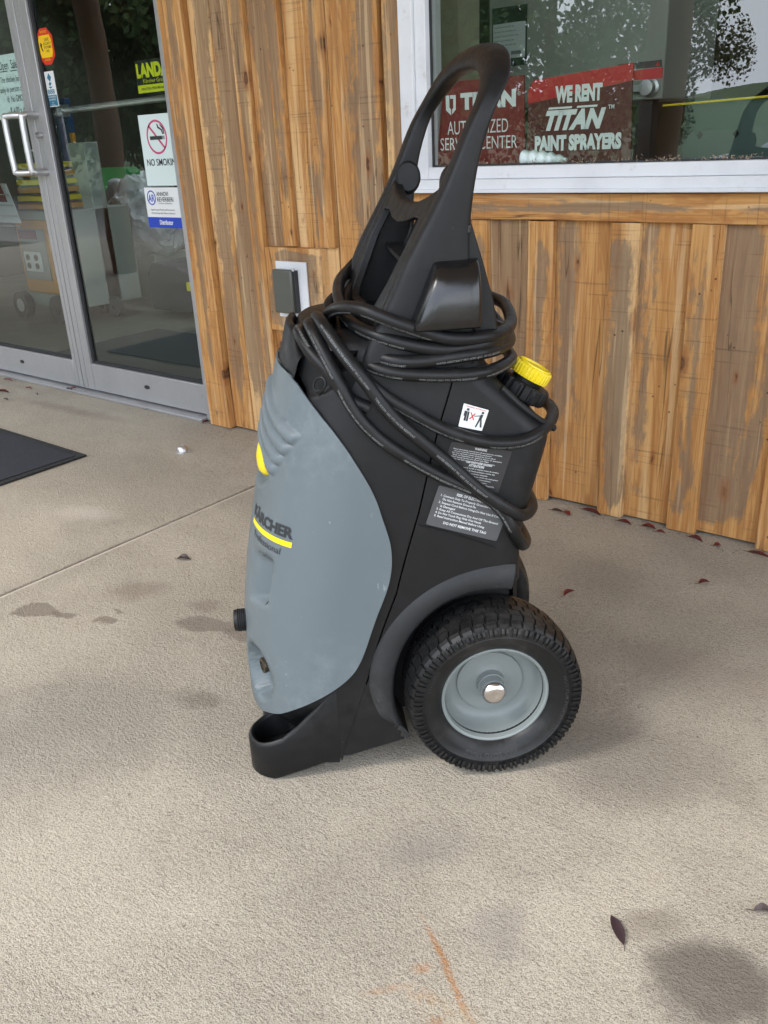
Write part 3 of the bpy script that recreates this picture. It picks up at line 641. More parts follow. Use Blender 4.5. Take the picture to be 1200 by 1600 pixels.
# red sign "we rent"
YS = YP + .022
ws = empty('rental_sign', (-1.25, YS, 1.06), label='dark red WE RENT paint sprayers sign with bright red top band inside the window', cat='sign')
TL, TR = (-1.419, 1.262), (-1.100, 1.304)
rel(poly_obj('board', [[(-1.419, 1.062), (-1.092, 1.062), (-1.100, 1.262), (-1.419, 1.222)]], YS, DRED, ws, .004), ws)
rel(poly_obj('red_band', [[(-1.419, 1.2225), (-1.100, 1.2625), (-1.100, 1.304), (-1.403, 1.283), (-1.419, 1.258)]], YS-.0006, REDB, ws, .004), ws)
rel(lettering([('WE RENT', -1.331, 1.222, .038, .145, 'l', .06), ('PAINT SPRAYERS', -1.394, 1.096, .036, .272, 'l', .06)], SKYW, ws, plane_map(0, 0, YS-.001)), ws)
rel(lettering([('TITAN', -1.360, 1.151, .046, .188, 'l', .06, .35)], SKYW, ws, plane_map(0, 0, YS-.0012)), ws)
rel(poly_obj('title_bar', [[(-1.352, 1.2035), (-1.278, 1.2035), (-1.276, 1.2085), (-1.350, 1.2085)], [(-1.262, 1.2035), (-1.20, 1.2035), (-1.198, 1.2085), (-1.26, 1.2085)]], YS-.0012, SKYW, ws), ws)
rel(lettering([('TM', -1.166, 1.196, .010, .018, 'l', .02)], SKYW, ws, plane_map(0, 0, YS-.0012)), ws)
# red service sign
rs = empty('service_sign', (-1.59, YS, 1.06), label='red AUTHORIZED SERVICE CENTER sign inside the window behind the washer handle', cat='sign')
rel(poly_obj('board', [[(-1.752, 1.062), (-1.430, 1.062), (-1.436, 1.300), (-1.722, 1.300)]], YS+.004, RED, rs, .004), rs)
rel(lettering([('TITAN', -1.658, 1.222, .040, .196, 'l', .065)], SKYW, rs, plane_map(0, 0, YS+.003)), rs)
rel(lettering([('®', -1.457, 1.247, .010, None, 'l', .0), ('AUTHORIZED', -1.708, 1.150, .038, .220, 'l', -.004), ('SERVICE CENTER', -1.736, 1.105, .036, .280, 'l', -.004)], SKYW, rs, plane_map(0, 0, YS+.003)), rs)
rel(poly_obj('shield_mark', [[(-1.713, 1.262), (-1.700, 1.262), (-1.700, 1.228), (-1.694, 1.222), (-1.694, 1.206), (-1.713, 1.221)], [(-1.697, 1.262), (-1.676, 1.262), (-1.676, 1.221), (-1.690, 1.208), (-1.690, 1.222), (-1.685, 1.226), (-1.685, 1.252), (-1.697, 1.252)]], YS+.003, SKYW, rs), rs)
r2 = empty('warning_strip', (-1.08, YS, 1.28), label='small red and black warning strip at the right end of the rental sign', cat='sign')
rel(poly_obj('strip', [[(-1.135, 1.262), (-1.022, 1.262), (-1.022, 1.288), (-1.135, 1.285)]], YS+.010, REDB, r2, .002), r2)
rel(poly_obj('black_strip', [[(-1.150, 1.290), (-1.025, 1.289), (-1.027, 1.306), (-1.150, 1.304)]], YS+.010, DGREY, r2, .002), r2)
rel(poly_obj('triangle', [[(-1.043, 1.292), (-1.030, 1.292), (-1.0365, 1.303)]], YS+.0095, REDB, r2, .0004), r2)

# things seen behind the window
def thing_box(name, label, cat, x0, x1, y0, y1, z0, z1, m, bevel=.004):
    o = boxo(name, x0, x1, y0, y1, z0, z1, m, bevel=bevel); return tag(o, label, cat)
cab = empty('equipment_cabinet', (-1.77, 3.45, .0), label='tall pale grey equipment cabinet behind the window glass', cat='cabinet')
rel(boxo('cabinet_body', -2.138, -1.395, 3.40, 3.9, 1.235, 2.3, PGREY, bevel=.006), cab)
rel(boxo('cabinet_leg', -2.10, -2.04, 3.42, 3.48, 0, 1.234, DGREY), cab); rel(boxo('cabinet_leg', -1.50, -1.44, 3.42, 3.48, 0, 1.234, DGREY), cab)
bm = bmesh.new(); lathe(bm, [(0, .03), (.006, .032), (.010, .022), (.03, .020), (.034, .026), (.05, .026), (.052, 0)], (-1.44, 3.398, 1.275), (0, -1, 0), 20); box(bm, -1.52, -1.44, 3.36, 3.375, 1.264, 1.286)
rel(bm2obj('latch_handle', bm, STEEL, smooth=True), cab)
sh = empty('instruction_sheet', (-2.04, 3.39, 1.5), label='dark framed white instruction sheet on the pale cabinet', cat='notice')
rel(decal('backing', -2.121, -1.962, 1.392, 1.602, 3.397, flat('sheet_green', (.03, .06, .05), .5), sh), sh)
rel(decal('paper', -2.115, -1.968, 1.42, 1.545, 3.395, SKYW, sh), sh)
rel(lettering([('SAFETY', -2.07, 1.575, .016, .09, 'l', .02)] + [('operator must read these rules', -2.108, 1.53-.016*i, .006, .09+.03*((i*7) % 3)/3, 'l', 0) for i in range(5)], PRINTD, sh, plane_map(0, 0, 3.3935)), sh)
rel(poly_obj('bar_code', [[(-2.03+.005*i, 1.432), (-2.027+.005*i, 1.432), (-2.027+.005*i, 1.445), (-2.03+.005*i, 1.445)] for i in range(9)], 3.3935, PRINTD, sh), sh)
thing_box('beige_pillar', 'beige interior pillar at the left edge of the window', 'pillar', -2.42, -2.15, 3.2, 3.35, 0, 2.6, flat('pillar_beige', (.45, .42, .30), .7))
thing_box('dark_panel', 'dark green panel between the beige pillar and the pale cabinet', 'panel', -2.33, -2.14, 3.6, 3.68, 0, 2.5, flat('panel_green', (.05, .06, .045), .6))
oc_ = empty('orange_tool_case', (-1.6, 2.6, 1.0), label='orange tool case on the inner sill under the red service sign', cat='case')
rel(boxo('case_body', -1.665, -1.475, 2.52, 2.62, 1.0, 1.094, ORA, bevel=.006), oc_); rel(boxo('case_band', -1.745, -1.668, 2.52, 2.62, 1.0, 1.085, REDB, bevel=.004), oc_)
rel(lettering([('WARNING', -1.60, 1.072, .009, .07, 'l', .02)] + [('keep dry and clean', -1.60, 1.062-.008*i, .005, .07, 'l', 0) for i in range(2)], PRINTD, oc_, plane_map(0, 0, 2.5195)), oc_)
wr = empty('white_hose_roll', (-1.4, 2.6, 1.03), label='roll of white ribbed tubing lying in front of the rental sign foot', cat='roll')
bm = bmesh.new()
pr = []
for i in range(41):
    t = i/40; pr.append((t*.145, .021*(1-.75*t**3) + .0022*math.sin(t*2*math.pi*5)))
lathe(bm, [(0, 0)] + pr + [(.145, 0)], (-1.43, 2.4645, 1.077), (1, .0, -.06), 24)
rel(bm2obj('ribbed_tube', bm, MINT, smooth=True, angle=60), wr)
tag(boxo('window_shelf', -1.75, .12, 2.51, 2.95, .93, .998, PGREY, bevel=.003), 'pale shelf running behind the foot of the window', 'shelf')
# green strip, dark diamonds and yellow line stand in for reflections on the window
ps = empty('mirrored_band', (-.5, 2.75, 1.1), label='dark green strip with dark diamonds standing in for the grass band reflected in the window', cat='rail')
rel(boxo('rail', -1.06, .12, 2.76, 2.772, 1.02, 1.21, flat('mirrored_green', (.035, .07, .06), .4)), ps)
for i in range(11):
    x = -1.01 + .105*i; d_ = .011
    rel(poly_obj('mirrored_diamond', [[(x-d_*.8, 1.115), (x, 1.115-d_), (x+d_*.8, 1.115), (x, 1.115+d_)]], 2.757, VOID, ps, .002), ps)
bm = bmesh.new(); tube(bm, [(-1.12, 2.74, 1.2), (-.9, 2.74, 1.205), (-.5, 2.74, 1.215), (.1, 2.74, 1.225)], .003, 8)
tag(bm2obj('mirrored_yellow_line', bm, YEL, smooth=True), 'thin yellow line standing in for the one reflected above the grass band', 'reflection')

# ------------------------------------------------------------------ building interior
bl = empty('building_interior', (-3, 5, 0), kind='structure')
for n, a, m in [('floor', (-9, 1.4, 2.6, 9.0, -.05, -.002), FLOORIN), ('back_wall', (-9, 1.4, 9.0, 9.1, -.05, 2.8), WALLIN), ('side_wall', (-9.1, -9.001, 2.6, 9.0, -.05, 2.8), WALLIN), ('side_wall', (1.401, 1.5, 2.6, 9.0, -.05, 2.8), WALLIN), ('ceiling', (-9, 1.4, 2.6, 4.6, 2.73, 2.83), WALLIN), ('ceiling', (-9, 1.4, 5.3, 9.0, 2.73, 2.83), WALLIN)]:  # gap added in the unseen ceiling to let daylight into the room
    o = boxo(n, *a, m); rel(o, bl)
tag(boxo('interior_mat', -5.05, -3.55, 2.68, 3.75, -.0018, .009, flat('indoor_mat_fibre', (.055, .055, .05), .9), bevel=.003), 'dark rubber mat on the floor just inside the glass door', 'mat')

# ------------------------------------------------------------------ things behind the door glass
gc = empty('generator_cart', (-6.2, 3.75, 0), label='grey generator cart with orange framed socket panel behind the left door glass', cat='cart')
def gb(n, *a, m=PGREY, bevel=.006): return rel(boxo(n, *a, m, bevel=bevel), gc)
gb('cart_body', -6.42, -5.80, 3.62, 4.2, .10, .78)
gb('panel_frame', -6.38, -5.97, 3.598, 3.6195, .20, .72, m=ORA); gb('socket_panel', -6.34, -6.01, 3.585, 3.5975, .30, .66, m=flat('panel_grey', (.25, .27, .25), .4), bevel=.002)
gb('red_plate', -6.33, -6.10, 3.58, 3.5845, .59, .65, m=RED, bevel=0)
gb('outlet_plate', -6.30, -6.08, 3.575, 3.5845, .36, .50, m=WHITE, bevel=.002)
for dx, dz in ((-6.25, .46), (-6.14, .46), (-6.25, .40), (-6.14, .40)):
    bm = bmesh.new(); bmesh.ops.create_cone(bm, cap_ends=True, segments=16, radius1=.022, radius2=.022, depth=.006); bmesh.ops.rotate(bm, verts=bm.verts, matrix=Matrix.Rotation(math.radians(90), 3, 'X')); bmesh.ops.translate(bm, verts=bm.verts, vec=(dx, 3.572, dz)); rel(bm2obj('socket', bm, DGREY), gc)
gb('cart_band', -5.96, -5.80, 3.60, 3.6185, .28, .33, m=ORA); gb('cart_post', -5.90, -5.86, 3.575, 3.597, .14, .9, m=ORA)
for x in (-6.45, -5.95):
    bm = bmesh.new(); lathe(bm, [(-.03, .04), (-.03, .10), (.03, .10), (.03, .04)], (x, 3.58, .10), (0, 1, 0), 28, closed=True); rel(bm2obj('cart_wheel', bm, DGREY, smooth=True), gc)
bm = bmesh.new(); lathe(bm, [(-.032, 0), (-.032, .05), (-.02, .055)], (-6.45, 3.58, .10), (0, 1, 0), 20); rel(bm2obj('wheel_cap', bm, STEEL, smooth=True), gc)
yp = empty('yellow_engine', (-6.2, 3.8, .8), label='yellow and black engine unit standing on the generator cart', cat='engine')
for i in range(6):
    rel(boxo('engine_fin', -6.40+.015*i, -5.92-.01*i, 3.66, 4.0, .79+.055*i, .825+.055*i, YEL if i % 2 else ORA, bevel=.004), yp)
ob2 = empty('white_catalogue_rack', (-6.5, 3.45, .6), label='tilted wire rack with a red and white leaflet behind the left door glass', cat='rack')
rel(poly_obj('leaflet', [[(-6.40, .72), (-5.98, .72), (-6.08, .98), (-6.42, .98)]], 3.42, WHITE, ob2, .004), ob2)
rel(poly_obj('red_leaflet', [[(-6.38, .86), (-6.10, .86), (-6.15, .97), (-6.38, .97)]], 3.415, RED, ob2, .003), ob2)
bm = bmesh.new()
for i in range(5): tube(bm, [(-6.42+.0*i, 3.405, .70+.07*i), (-5.97-.027*i, 3.405, .70+.07*i)], .004, 6)
rel(bm2obj('wire', bm, STEEL), ob2)
bf = empty('blue_display_frame', (-6.2, 4.3, 0), label='tall dark blue display board behind the door stile', cat='display')
rel(boxo('blue_board', -6.98, -6.62, 4.35, 4.4, .0, 1.55, DKBLUE, bevel=.004), bf); rel(boxo('display_post', -6.60, -6.57, 4.33, 4.36, 0, 1.3, ORA), bf)
tp = empty('grey_steel_cabinet', (-5.6, 4.0, 0), label='narrow pale grey steel cabinet on castors behind the right door glass', cat='cabinet')
rel(boxo('cabinet_body', -5.99, -5.80, 3.9, 4.02, .12, 1.22, PGREY, bevel=.005), tp)
bm = bmesh.new(); lathe(bm, [(-.02, .02), (-.02, .075), (.02, .075), (.02, .02)], (-5.76, 3.92, .075), (0, 1, 0), 24, closed=True); rel(bm2obj('castor', bm, DGREY, smooth=True), tp)
bm = bmesh.new(); lathe(bm, [(-.02, .02), (-.02, .055), (.02, .055), (.02, .02)], (-5.96, 3.96, .055), (0, 1, 0), 24, closed=True); rel(bm2obj('castor', bm, DGREY, smooth=True), tp)
# machine under a clear plastic bag
pb = empty('bagged_machine', (-6.1, 4.8, 0), label='machine wrapped in a crinkled clear plastic bag behind the right door glass', cat='machine')
bm = bmesh.new(); bmesh.ops.create_icosphere(bm, subdivisions=5, radius=1)
for v in bm.verts:
    n = mnoise.noise(v.co*3.2)*.18 + abs(mnoise.noise(v.co*9))*.10
    v.co = v.co*(1+n); v.co.x *= .36; v.co.y *= .3; v.co.z *= .34
bmesh.ops.translate(bm, verts=bm.verts, vec=(-6.35, 4.75, .62))
rel(bm2obj('plastic_bag', bm, flat('bag_plastic', (.50, .50, .48), .22, nscale=12, namt=.4), smooth=True), pb)
rel(boxo('machine_base', -6.6, -6.1, 4.6, 4.95, .0, .36, PGREY, bevel=.01), pb)
bmn = empty('black_vacuum', (-5.3, 4.2, 0), label='low black machine with a yellow tab behind the right door glass', cat='machine')
bm = bmesh.new(); prism(bm, [(-5.62, .03), (-5.08, .03), (-5.05, .12), (-5.12, .30), (-5.3, .36), (-5.56, .38), (-5.62, .30)], 4.15, 4.55); rel(bm2obj('machine_body', bm, DGREY, bevel=.012), bmn)
rel(boxo('yellow_tab', -5.15, -5.08, 4.12, 4.15, .20, .26, YEL, bevel=.004), bmn)
bd = empty('brown_drum', (-6.0, 5.2, 0), label='dark brown drum with yellow tube guard behind the no smoking sign', cat='drum')
bm = bmesh.new(); lathe(bm, [(0, 0), (0, .17), (.9, .17), (.93, .15), (.93, 0)], (-6.9, 5.6, 0), (0, 0, 1), 32); rel(bm2obj('drum_shell', bm, flat('drum_brown', (.07, .045, .035), .5, nscale=6), smooth=True), bd)
bm = bmesh.new(); tube(bm, catmull([(-7.12, 5.4, .62), (-7.12, 5.4, .86), (-7.0, 5.4, .92), (-6.5, 5.4, .92)], 5), .018, 8); rel(bm2obj('tube_guard', bm, YEL, smooth=True), bd)
rel(boxo('guard_foot', -6.95, -6.6, 5.38, 5.40, .52, .56, YEL), bd)
gm = empty('tractor_reflection', (-7.6, 4.6, 0), label='green mower shape behind the left door glass standing in for reflected green tractors', cat='mower')  # added shape in place of green tractors mirrored by the door glass
bm = bmesh.new(); prism(bm, [(-8.6, .5), (-6.9, .5), (-6.8, .62), (-7.0, .80), (-7.6, .86), (-7.9, 1.0), (-8.5, 1.0), (-8.7, .7)], 5.2, 5.9); rel(bm2obj('mirrored_hood', bm, GREEN, bevel=.03), gm)
bm = bmesh.new(); lathe(bm, [(-.09, .08), (-.09, .26), (.09, .26), (.09, .08)], (-7.2, 5.15, .27), (0, 1, 0), 28, closed=True); rel(bm2obj('mirrored_wheel', bm, DGREY, smooth=True), gm)
bm = bmesh.new(); lathe(bm, [(-.09, .08), (-.09, .30), (.09, .30), (.09, .08)], (-8.4, 5.15, .31), (0, 1, 0), 28, closed=True); rel(bm2obj('mirrored_wheel', bm, DGREY, smooth=True), gm)

# ------------------------------------------------------------------ outlet on its block
ot = empty('outdoor_outlet', (-2.39, YW-.02, .6), label='weatherproof outlet with grey cover on a white plate and pale cedar block', cat='outlet')
o = board(ob_l, ob_r, ob_b, ob_t, YW-.022, .043, ot, 'mounting_block')
rel(boxo('cover_plate', -2.462, -2.304, YW-.030, YW-.0222, .533, .742, VINYL, bevel=.002), ot)
OG = flat('cover_grey', (.085, .088, .075), .35, nscale=10, namt=.1)
bm = bmesh.new(); prism(bm, [(-2.455, .553), (-2.356, .553), (-2.356, .715), (-2.455, .715)], YW-.060, YW-.0302); rel(bm2obj('outlet_cover', bm, OG, bevel=.006), ot)
rel(boxo('hinge', -2.352, -2.346, YW-.050, YW-.0302, .556, .712, GASK, bevel=.001), ot)
bm = bmesh.new(); tube(bm, [(-2.349, YW-.052, .712), (-2.349, YW-.052, .722)], .005, 10); rel(bm2obj('screw', bm, STEEL), ot)

# ------------------------------------------------------------------ door stop, mat
ds = tag(None or empty('door_stop', (-2.809, 2.118, 0)), 'small chrome dome door stop set in the concrete', 'door stop')
bm = bmesh.new(); lathe(bm, [(0, .030), (.003, .030), (.004, .024), (.012, .0235), (.022, .019), (.028, .011), (.030, 0)], (0, 0, 0), (0, 0, 1), 28); bm2obj('dome', bm, STEEL, ds, smooth=True)
mt = empty('doormat', (-3.8, 1.7, 0), label='black ribbed doormat on the concrete before the doors', cat='doormat')
bm = bmesh.new(); prism(bm, [(-4.72, 1.16), (-3.14, 1.16), (-3.14, 1.83), (-4.72, 1.85)], .002, .012, 'z'); rel(bm2obj('mat_carpet', bm, MATM), mt)
bm = bmesh.new()
for p in ([(-4.76, 1.12), (-3.10, 1.12), (-3.138, 1.158), (-4.722, 1.158)], [(-3.10, 1.12), (-3.115, 1.865), (-3.14, 1.832), (-3.138, 1.158)], [(-3.115, 1.865), (-4.76, 1.885), (-4.722, 1.852), (-3.14, 1.832)], [(-4.76, 1.885), (-4.76, 1.12), (-4.722, 1.158), (-4.722, 1.852)]):
    prism(bm, p, .0015, .009, 'z')
rel(bm2obj('mat_border', bm, MATB), mt)

# ------------------------------------------------------------------ leaves
def leaf_mats():
    r = []
    for i, c in enumerate([(.10, .014, .018), (.16, .02, .022), (.04, .022, .026), (.045, .022, .018)]):
        r.append(flat('leaf_red' + 'abcd'[i], c, .45, nscale=30, namt=.35))
    return r
LM = leaf_mats()
def leaf_mesh(L, Wd, curl, seed):
    rnd = random.Random(seed); bm = bmesh.new(); n = 8; rows = []
    for i in range(n+1):
        t = i/n; wv = Wd*math.sin(math.pi*min(1, t*1.02))**.75 * (1-.25*t) if 0 < i < n else 0
        x = (t-.5)*L; zc = curl*math.sin(math.pi*t)+rnd.uniform(-.0006, .0006); lift = curl*1.3*(wv/Wd if Wd else 0)
        if wv < 1e-4: rows.append([bm.verts.new((x, 0, .0018+zc*.4))])
        else: rows.append([bm.verts.new((x, -wv/2, .0015+zc+lift+rnd.uniform(0, .001))), bm.verts.new((x, 0, .0015+zc*.6)), bm.verts.new((x, wv/2, .0015+zc+lift*.7+rnd.uniform(0, .001)))])
    for i in range(n):
        A, B = rows[i], rows[i+1]
        if len(A) == 1: bm.faces.new((A[0], B[0], B[1])); bm.faces.new((A[0], B[1], B[2]))
        elif len(B) == 1: bm.faces.new((A[0], B[0], A[1])); bm.faces.new((A[1], B[0], A[2]))
        else: bm.faces.new((A[0], B[0], B[1], A[1])); bm.faces.new((A[1], B[1], B[2], A[2]))
    me = bpy.data.meshes.new('fallen_leaf'); bm.to_mesh(me); bm.free()
    # stem
    return me
LV = [ # x, y, length, width, rot, curl, mat, label
 (-1.232, 2.376, .045, .018, .1, .004, 3, 'dull brown curled leaf left end of the leaves by the wall behind the machine'),
 (-1.196, 2.375, .040, .026, -.5, .004, 1, 'bright red leaf at the wall foot right behind the coiled cable end'),
 (-1.135, 2.425, .085, .026, -.2, .006, 0, 'long dark red leaf pressed against the board foot beside the bright red one'),
 (-1.012, 2.405, .055, .024, -.1, .005, 0, 'dark red leaf under the wide batten right of the machine'),
 (-.935, 2.412, .050, .026, .0, .006, 1, 'red leaf lying below the half-round knot at a board foot'),
 (-.890, 2.398, .030, .018, .2, .004, 1, 'short red leaf between the knot and the split batten'),
 (-.785, 2.405, .055, .022, -.3, .006, 0, 'dark red leaf under the split batten'),
 (-.716, 2.398, .024, .026, .6, .004, 1, 'small upright red leaf under the widest right board'),
 (-.600, 2.400, .070, .022, -.1, .005, 0, 'dark red leaf at the right edge of the picture by the wall'),
 (-.667, 2.152, .034, .022, .9, .005, 0, 'single red leaf out on the bare concrete right of the machine'),
 (-.939, 1.898, .046, .020, 1.35, .006, 1, 'red leaf standing on its tip behind the tyre'),
 (-.374, .970, .058, .020, 2.35, .003, 2, 'large smooth maroon leaf in the right foreground'),
 (-1.998, 1.452, .044, .028, .5, .008, 2, 'crumpled brown leaf near the joint left of the machine'),
 (-3.438, 2.448, .075, .024, .55, .004, 0, 'red leaf lying alone in front of the right door rail'),
 (-3.035, 2.440, .040, .022, 1.4, .006, 0, 'dark leaf tucked at the foot of the door casing'),
 (-4.60, 2.49, .085, .024, .1, .006, 0, 'long red leaf touching the threshold at the left edge'),
 (-4.66, 2.40, .085, .022, .0, .006, 1, 'thin red leaf just below the one at the threshold'),
 (-4.44, 2.24, .10, .032, .3, .008, 0, 'broad red leaf farthest left in the loose pile'),
 (-4.38, 2.36, .06, .018, .0, .005, 1, 'narrow red leaf above the broad one in the pile'),
 (-4.22, 2.31, .045, .014, -.3, .005, 2, 'small dark leaf right of the broad one in the pile'),
 (-4.28, 2.17, .05, .018, -.1, .004, 2, 'dark leaf nearest the doormat'),
 (-4.12, 2.455, .08, .045, .2, .010, 0, 'wide crumpled red leaf by the rail under the door stile'),
 (-4.00, 2.465, .06, .020, .5, .006, 1, 'slim red leaf right of the crumpled one by the rail'),
 (-4.10, 2.52-.07, .05, .02, -.8, .008, 2, 'brown leaf lying across the crumpled red one'),
 (-.205, 1.135, .030, .018, .5, .006, 3, 'small shredded brown leaf at the right edge of the foreground'),
]
for i, (x, y, Lg, Wd, rz, curl, mi, lab) in enumerate(LV):
    me = leaf_mesh(Lg, Wd, curl, i)
    o = me2obj('fallen_leaf', me, LM[mi], smooth=True, angle=80); o.location = (x, y, .001); o.rotation_euler = (0, 0, rz); tag(o, lab, 'leaf', 'fallen red leaves')
    bm = bmesh.new(); tube(bm, [(-Lg/2+.001, 0, .003), (-Lg/2-.004, .001, .003), (-Lg/2-.010, .003, .002)], .0007, 5); bm2obj('leaf_stem', bm, LM[3], o)
# wisps of cobweb and chaff along the sill
bm = bmesh.new(); rnd = random.Random(4)
for i in range(300):
    x = rnd.choice([rnd.uniform(-1.74, -.6), rnd.gauss(-.98, .05), rnd.gauss(-1.25, .08), rnd.gauss(-.8, .04)]); 
    if x < -1.745 or x > .1: continue
    z = WZ0+.0745+abs(rnd.gauss(0, .005)); y = YW + rnd.uniform(-.013, .010); l = rnd.uniform(.002, .011); a = rnd.uniform(0, 6.28)
    d = Vector((math.cos(a), rnd.uniform(-.4, .4), abs(math.sin(a))))*l; n_ = Vector((rnd.uniform(-1, 1), rnd.uniform(-1, 1), rnd.uniform(-1, 1)))*.0016
    p = Vector((x, y, z)); v = [bm.verts.new(q) for q in (p, p+d+n_, p+d-n_)]; bm.faces.new(v)
tag(bm2obj('sill_chaff', bm, flat('chaff', (.33, .24, .17), .9)), 'brown chaff and cobweb bits along the lower window sash', 'chaff', kind='stuff')

bm = bmesh.new(); rnd = random.Random(9)
for i in range(420):
    if i < 260: x = rnd.uniform(-2.95, 1.0); y = 2.43-abs(rnd.gauss(0, .05))
    else: x = rnd.uniform(-5, 1.5); y = rnd.uniform(.4, 2.4)
    l = rnd.uniform(.0015, .007 if i < 260 else .005); a = rnd.uniform(0, 6.28); d = Vector((math.cos(a), math.sin(a), rnd.uniform(0, .3)))*l; q = Vector((-math.sin(a), math.cos(a), .2))*l*.3; p = Vector((x, y, .0012))
    bm.faces.new([bm.verts.new(t) for t in (p-d, p+q, p+d, p-q*.6)])
tag(bm2obj('ground_chaff', bm, flat('chaff_dark', (.085, .055, .035), .9)), 'tiny dark bits of leaf and bark strewn on the concrete and along the wall foot', 'chaff', kind='stuff')

# ------------------------------------------------------------------ the pressure washer
TH = math.radians(44.5)
PWO = (-0.90959593, 1.37042435, 0)
pw = empty('pressure_washer', PWO, TH, label='black and grey upright pressure washer on two wide treaded wheels', cat='pressure washer')
WK = [0,.12,.2,.28,.36,.44,.52,.6,.68,.76,.84,.92]
UF = [-.47,-.47,-.469,-.464,-.453,-.438,-.420,-.402,-.384,-.360,-.339,-.322]
WW = [.228,.228,.228,.228,.228,.228,.228,.226,.222,.216,.208,.198]
DD, NE = .17, 2.2
def smooth_interp(x, X, Y):
    x = min(max(x, X[0]), X[-1]); i = min(max(np.searchsorted(X, x)-1, 0), len(X)-2); i = int(i)
    h = X[i+1]-X[i]; t = (x-X[i])/h
    def sl(j):
        if j <= 0: return (Y[1]-Y[0])/(X[1]-X[0])
        if j >= len(X)-1: return (Y[-1]-Y[-2])/(X[-1]-X[-2])
        return (Y[j+1]-Y[j-1])/(X[j+1]-X[j-1])
    m0, m1 = sl(i)*h, sl(i+1)*h
    return Y[i]*(2*t**3-3*t**2+1)+m0*(t**3-2*t**2+t)+Y[i+1]*(-2*t**3+3*t**2)+m1*(t**3-t**2)
_tt = np.linspace(0, math.pi/2, 70)
_cs, _cu = np.sin(_tt)**(2/NE), 1-np.cos(_tt)**(2/NE)
_sec = {}
def section(w):
    k = round(w, 4)
    if k not in _sec:
        uF, W_ = smooth_interp(w, WK, UF), smooth_interp(w, WK, WW)
        s = np.r_[W_*_cs, W_]; u = np.r_[uF+DD*_cu, .5]
        a = np.r_[0, np.cumsum(np.hypot(np.diff(s), np.diff(u)))]
        _sec[k] = (a, u, s)
    return _sec[k]
def surf(a, w, off=0.0):
    """point on the washer's outer skin: arc length a from the nose (negative = far side), height w, outward offset"""
    sg = 1 if a >= 0 else -1; A = abs(a); sa, su, ss = section(w)
    u = np.interp(A, sa, su); s = np.interp(A, sa, ss)
    e = .006; u2, s2 = np.interp(A+e, sa, su), np.interp(A+e, sa, ss); u1, s1 = np.interp(max(A-e, 0), sa, su), np.interp(max(A-e, 0), sa, ss)
    tu, ts = u2-u1, s2-s1
    if A < e: tu = 0
    l = math.hypot(tu, ts) or 1
    u -= ts/l*off; s += tu/l*off
    return Vector((u, -sg*s, w))
def sm(x, a, b):
    t = min(max((x-a)/(b-a), 0), 1); return t*t*(3-2*t)
def grid_obj(name, rows, m, smooth=True, thick=0, angle=50, parent=pw):
    bm = bmesh.new(); V = [[bm.verts.new(p) for p in r] for r in rows]
    for i in range(len(V)-1):
        for j in range(len(V[i])-1):
            try: bm.faces.new((V[i][j], V[i][j+1], V[i+1][j+1], V[i+1][j]))
            except ValueError: pass
    bmesh.ops.recalc_face_normals(bm, faces=bm.faces)
    o = bm2obj(name, bm, m, parent, smooth=smooth, angle=angle)
    if thick:
        s = o.modifiers.new('solid', 'SOLIDIFY'); s.thickness = thick; s.offset = 0
    return o

# --- grey front hood
AE_W = [.097,.10,.105,.13,.16,.185,.205,.22,.245,.275,.315,.355,.395,.435,.48,.505,.535,.585,.64,.685,.72,.745,.77,.785,.791]
AE_A = [.02,.096,.136,.20,.248,.288,.320,.344,.360,.372,.381,.389,.400,.404,.397,.388,.372,.348,.308,.272,.232,.196,.156,.108,.02]
def aedge(w):
    h = min(.022, max(0, w-.14)*.5, max(0, .775-w)*.8)
    return float(np.mean([np.interp(w+d*h, AE_W, AE_A) for d in (-1, -.6, -.2, .2, .6, 1)]))
fl_dir = (-.16, -.095)   # flute: from the nose downwards and back
def hood_off(a, w):
    A = abs(a); off = .0045
    # flutes: chevrons falling away from the nose
    q = w + A*.33          # constant along a flute
    if .645 < q < .755:
        ae = .197-(.752-q)*.55
        endm = sm(A, ae, ae-.013)
        ph = (q-.645)/.0275
        off += .0145*abs(math.sin(math.pi*ph))**.48*endm - .005*endm
    # recess below the flutes for the dial
    r = math.hypot((A-.02)/.10, (w-.600)/.045)
    off -= .016*sm(r, 1.05, .75)
    # tall scoop with a crisp rear edge, lower scoop round the inlet
    wb = .352+max(0, .165-A)*-.25
    c = sm(w, wb, wb+.012)*sm(w, .462, .425); off -= .030*c*sm(A, .176, .168)*sm(A, .075, .165)
    c2 = math.hypot((A-.130)/.060, (w-.192)/.064); off -= .034*sm(c2, 1.0, .80)
    return off
rows = []
ws_ = list(np.linspace(.098, .2, 22)) + list(np.linspace(.206, .56, 64)) + list(np.linspace(.563, .7905, 120))
for w in ws_:
    ae = aedge(w); n = 64
    ts = [math.sin(math.pi/2*(k/n)) * (1) for k in range(-n, n+1)]
    rows.append([surf(t*ae, w, hood_off(t*ae, w)) for t in ts])
hood = grid_obj('front_hood', rows, GREY, thick=.005, angle=60)
hood.modifiers['solid'].offset = 0

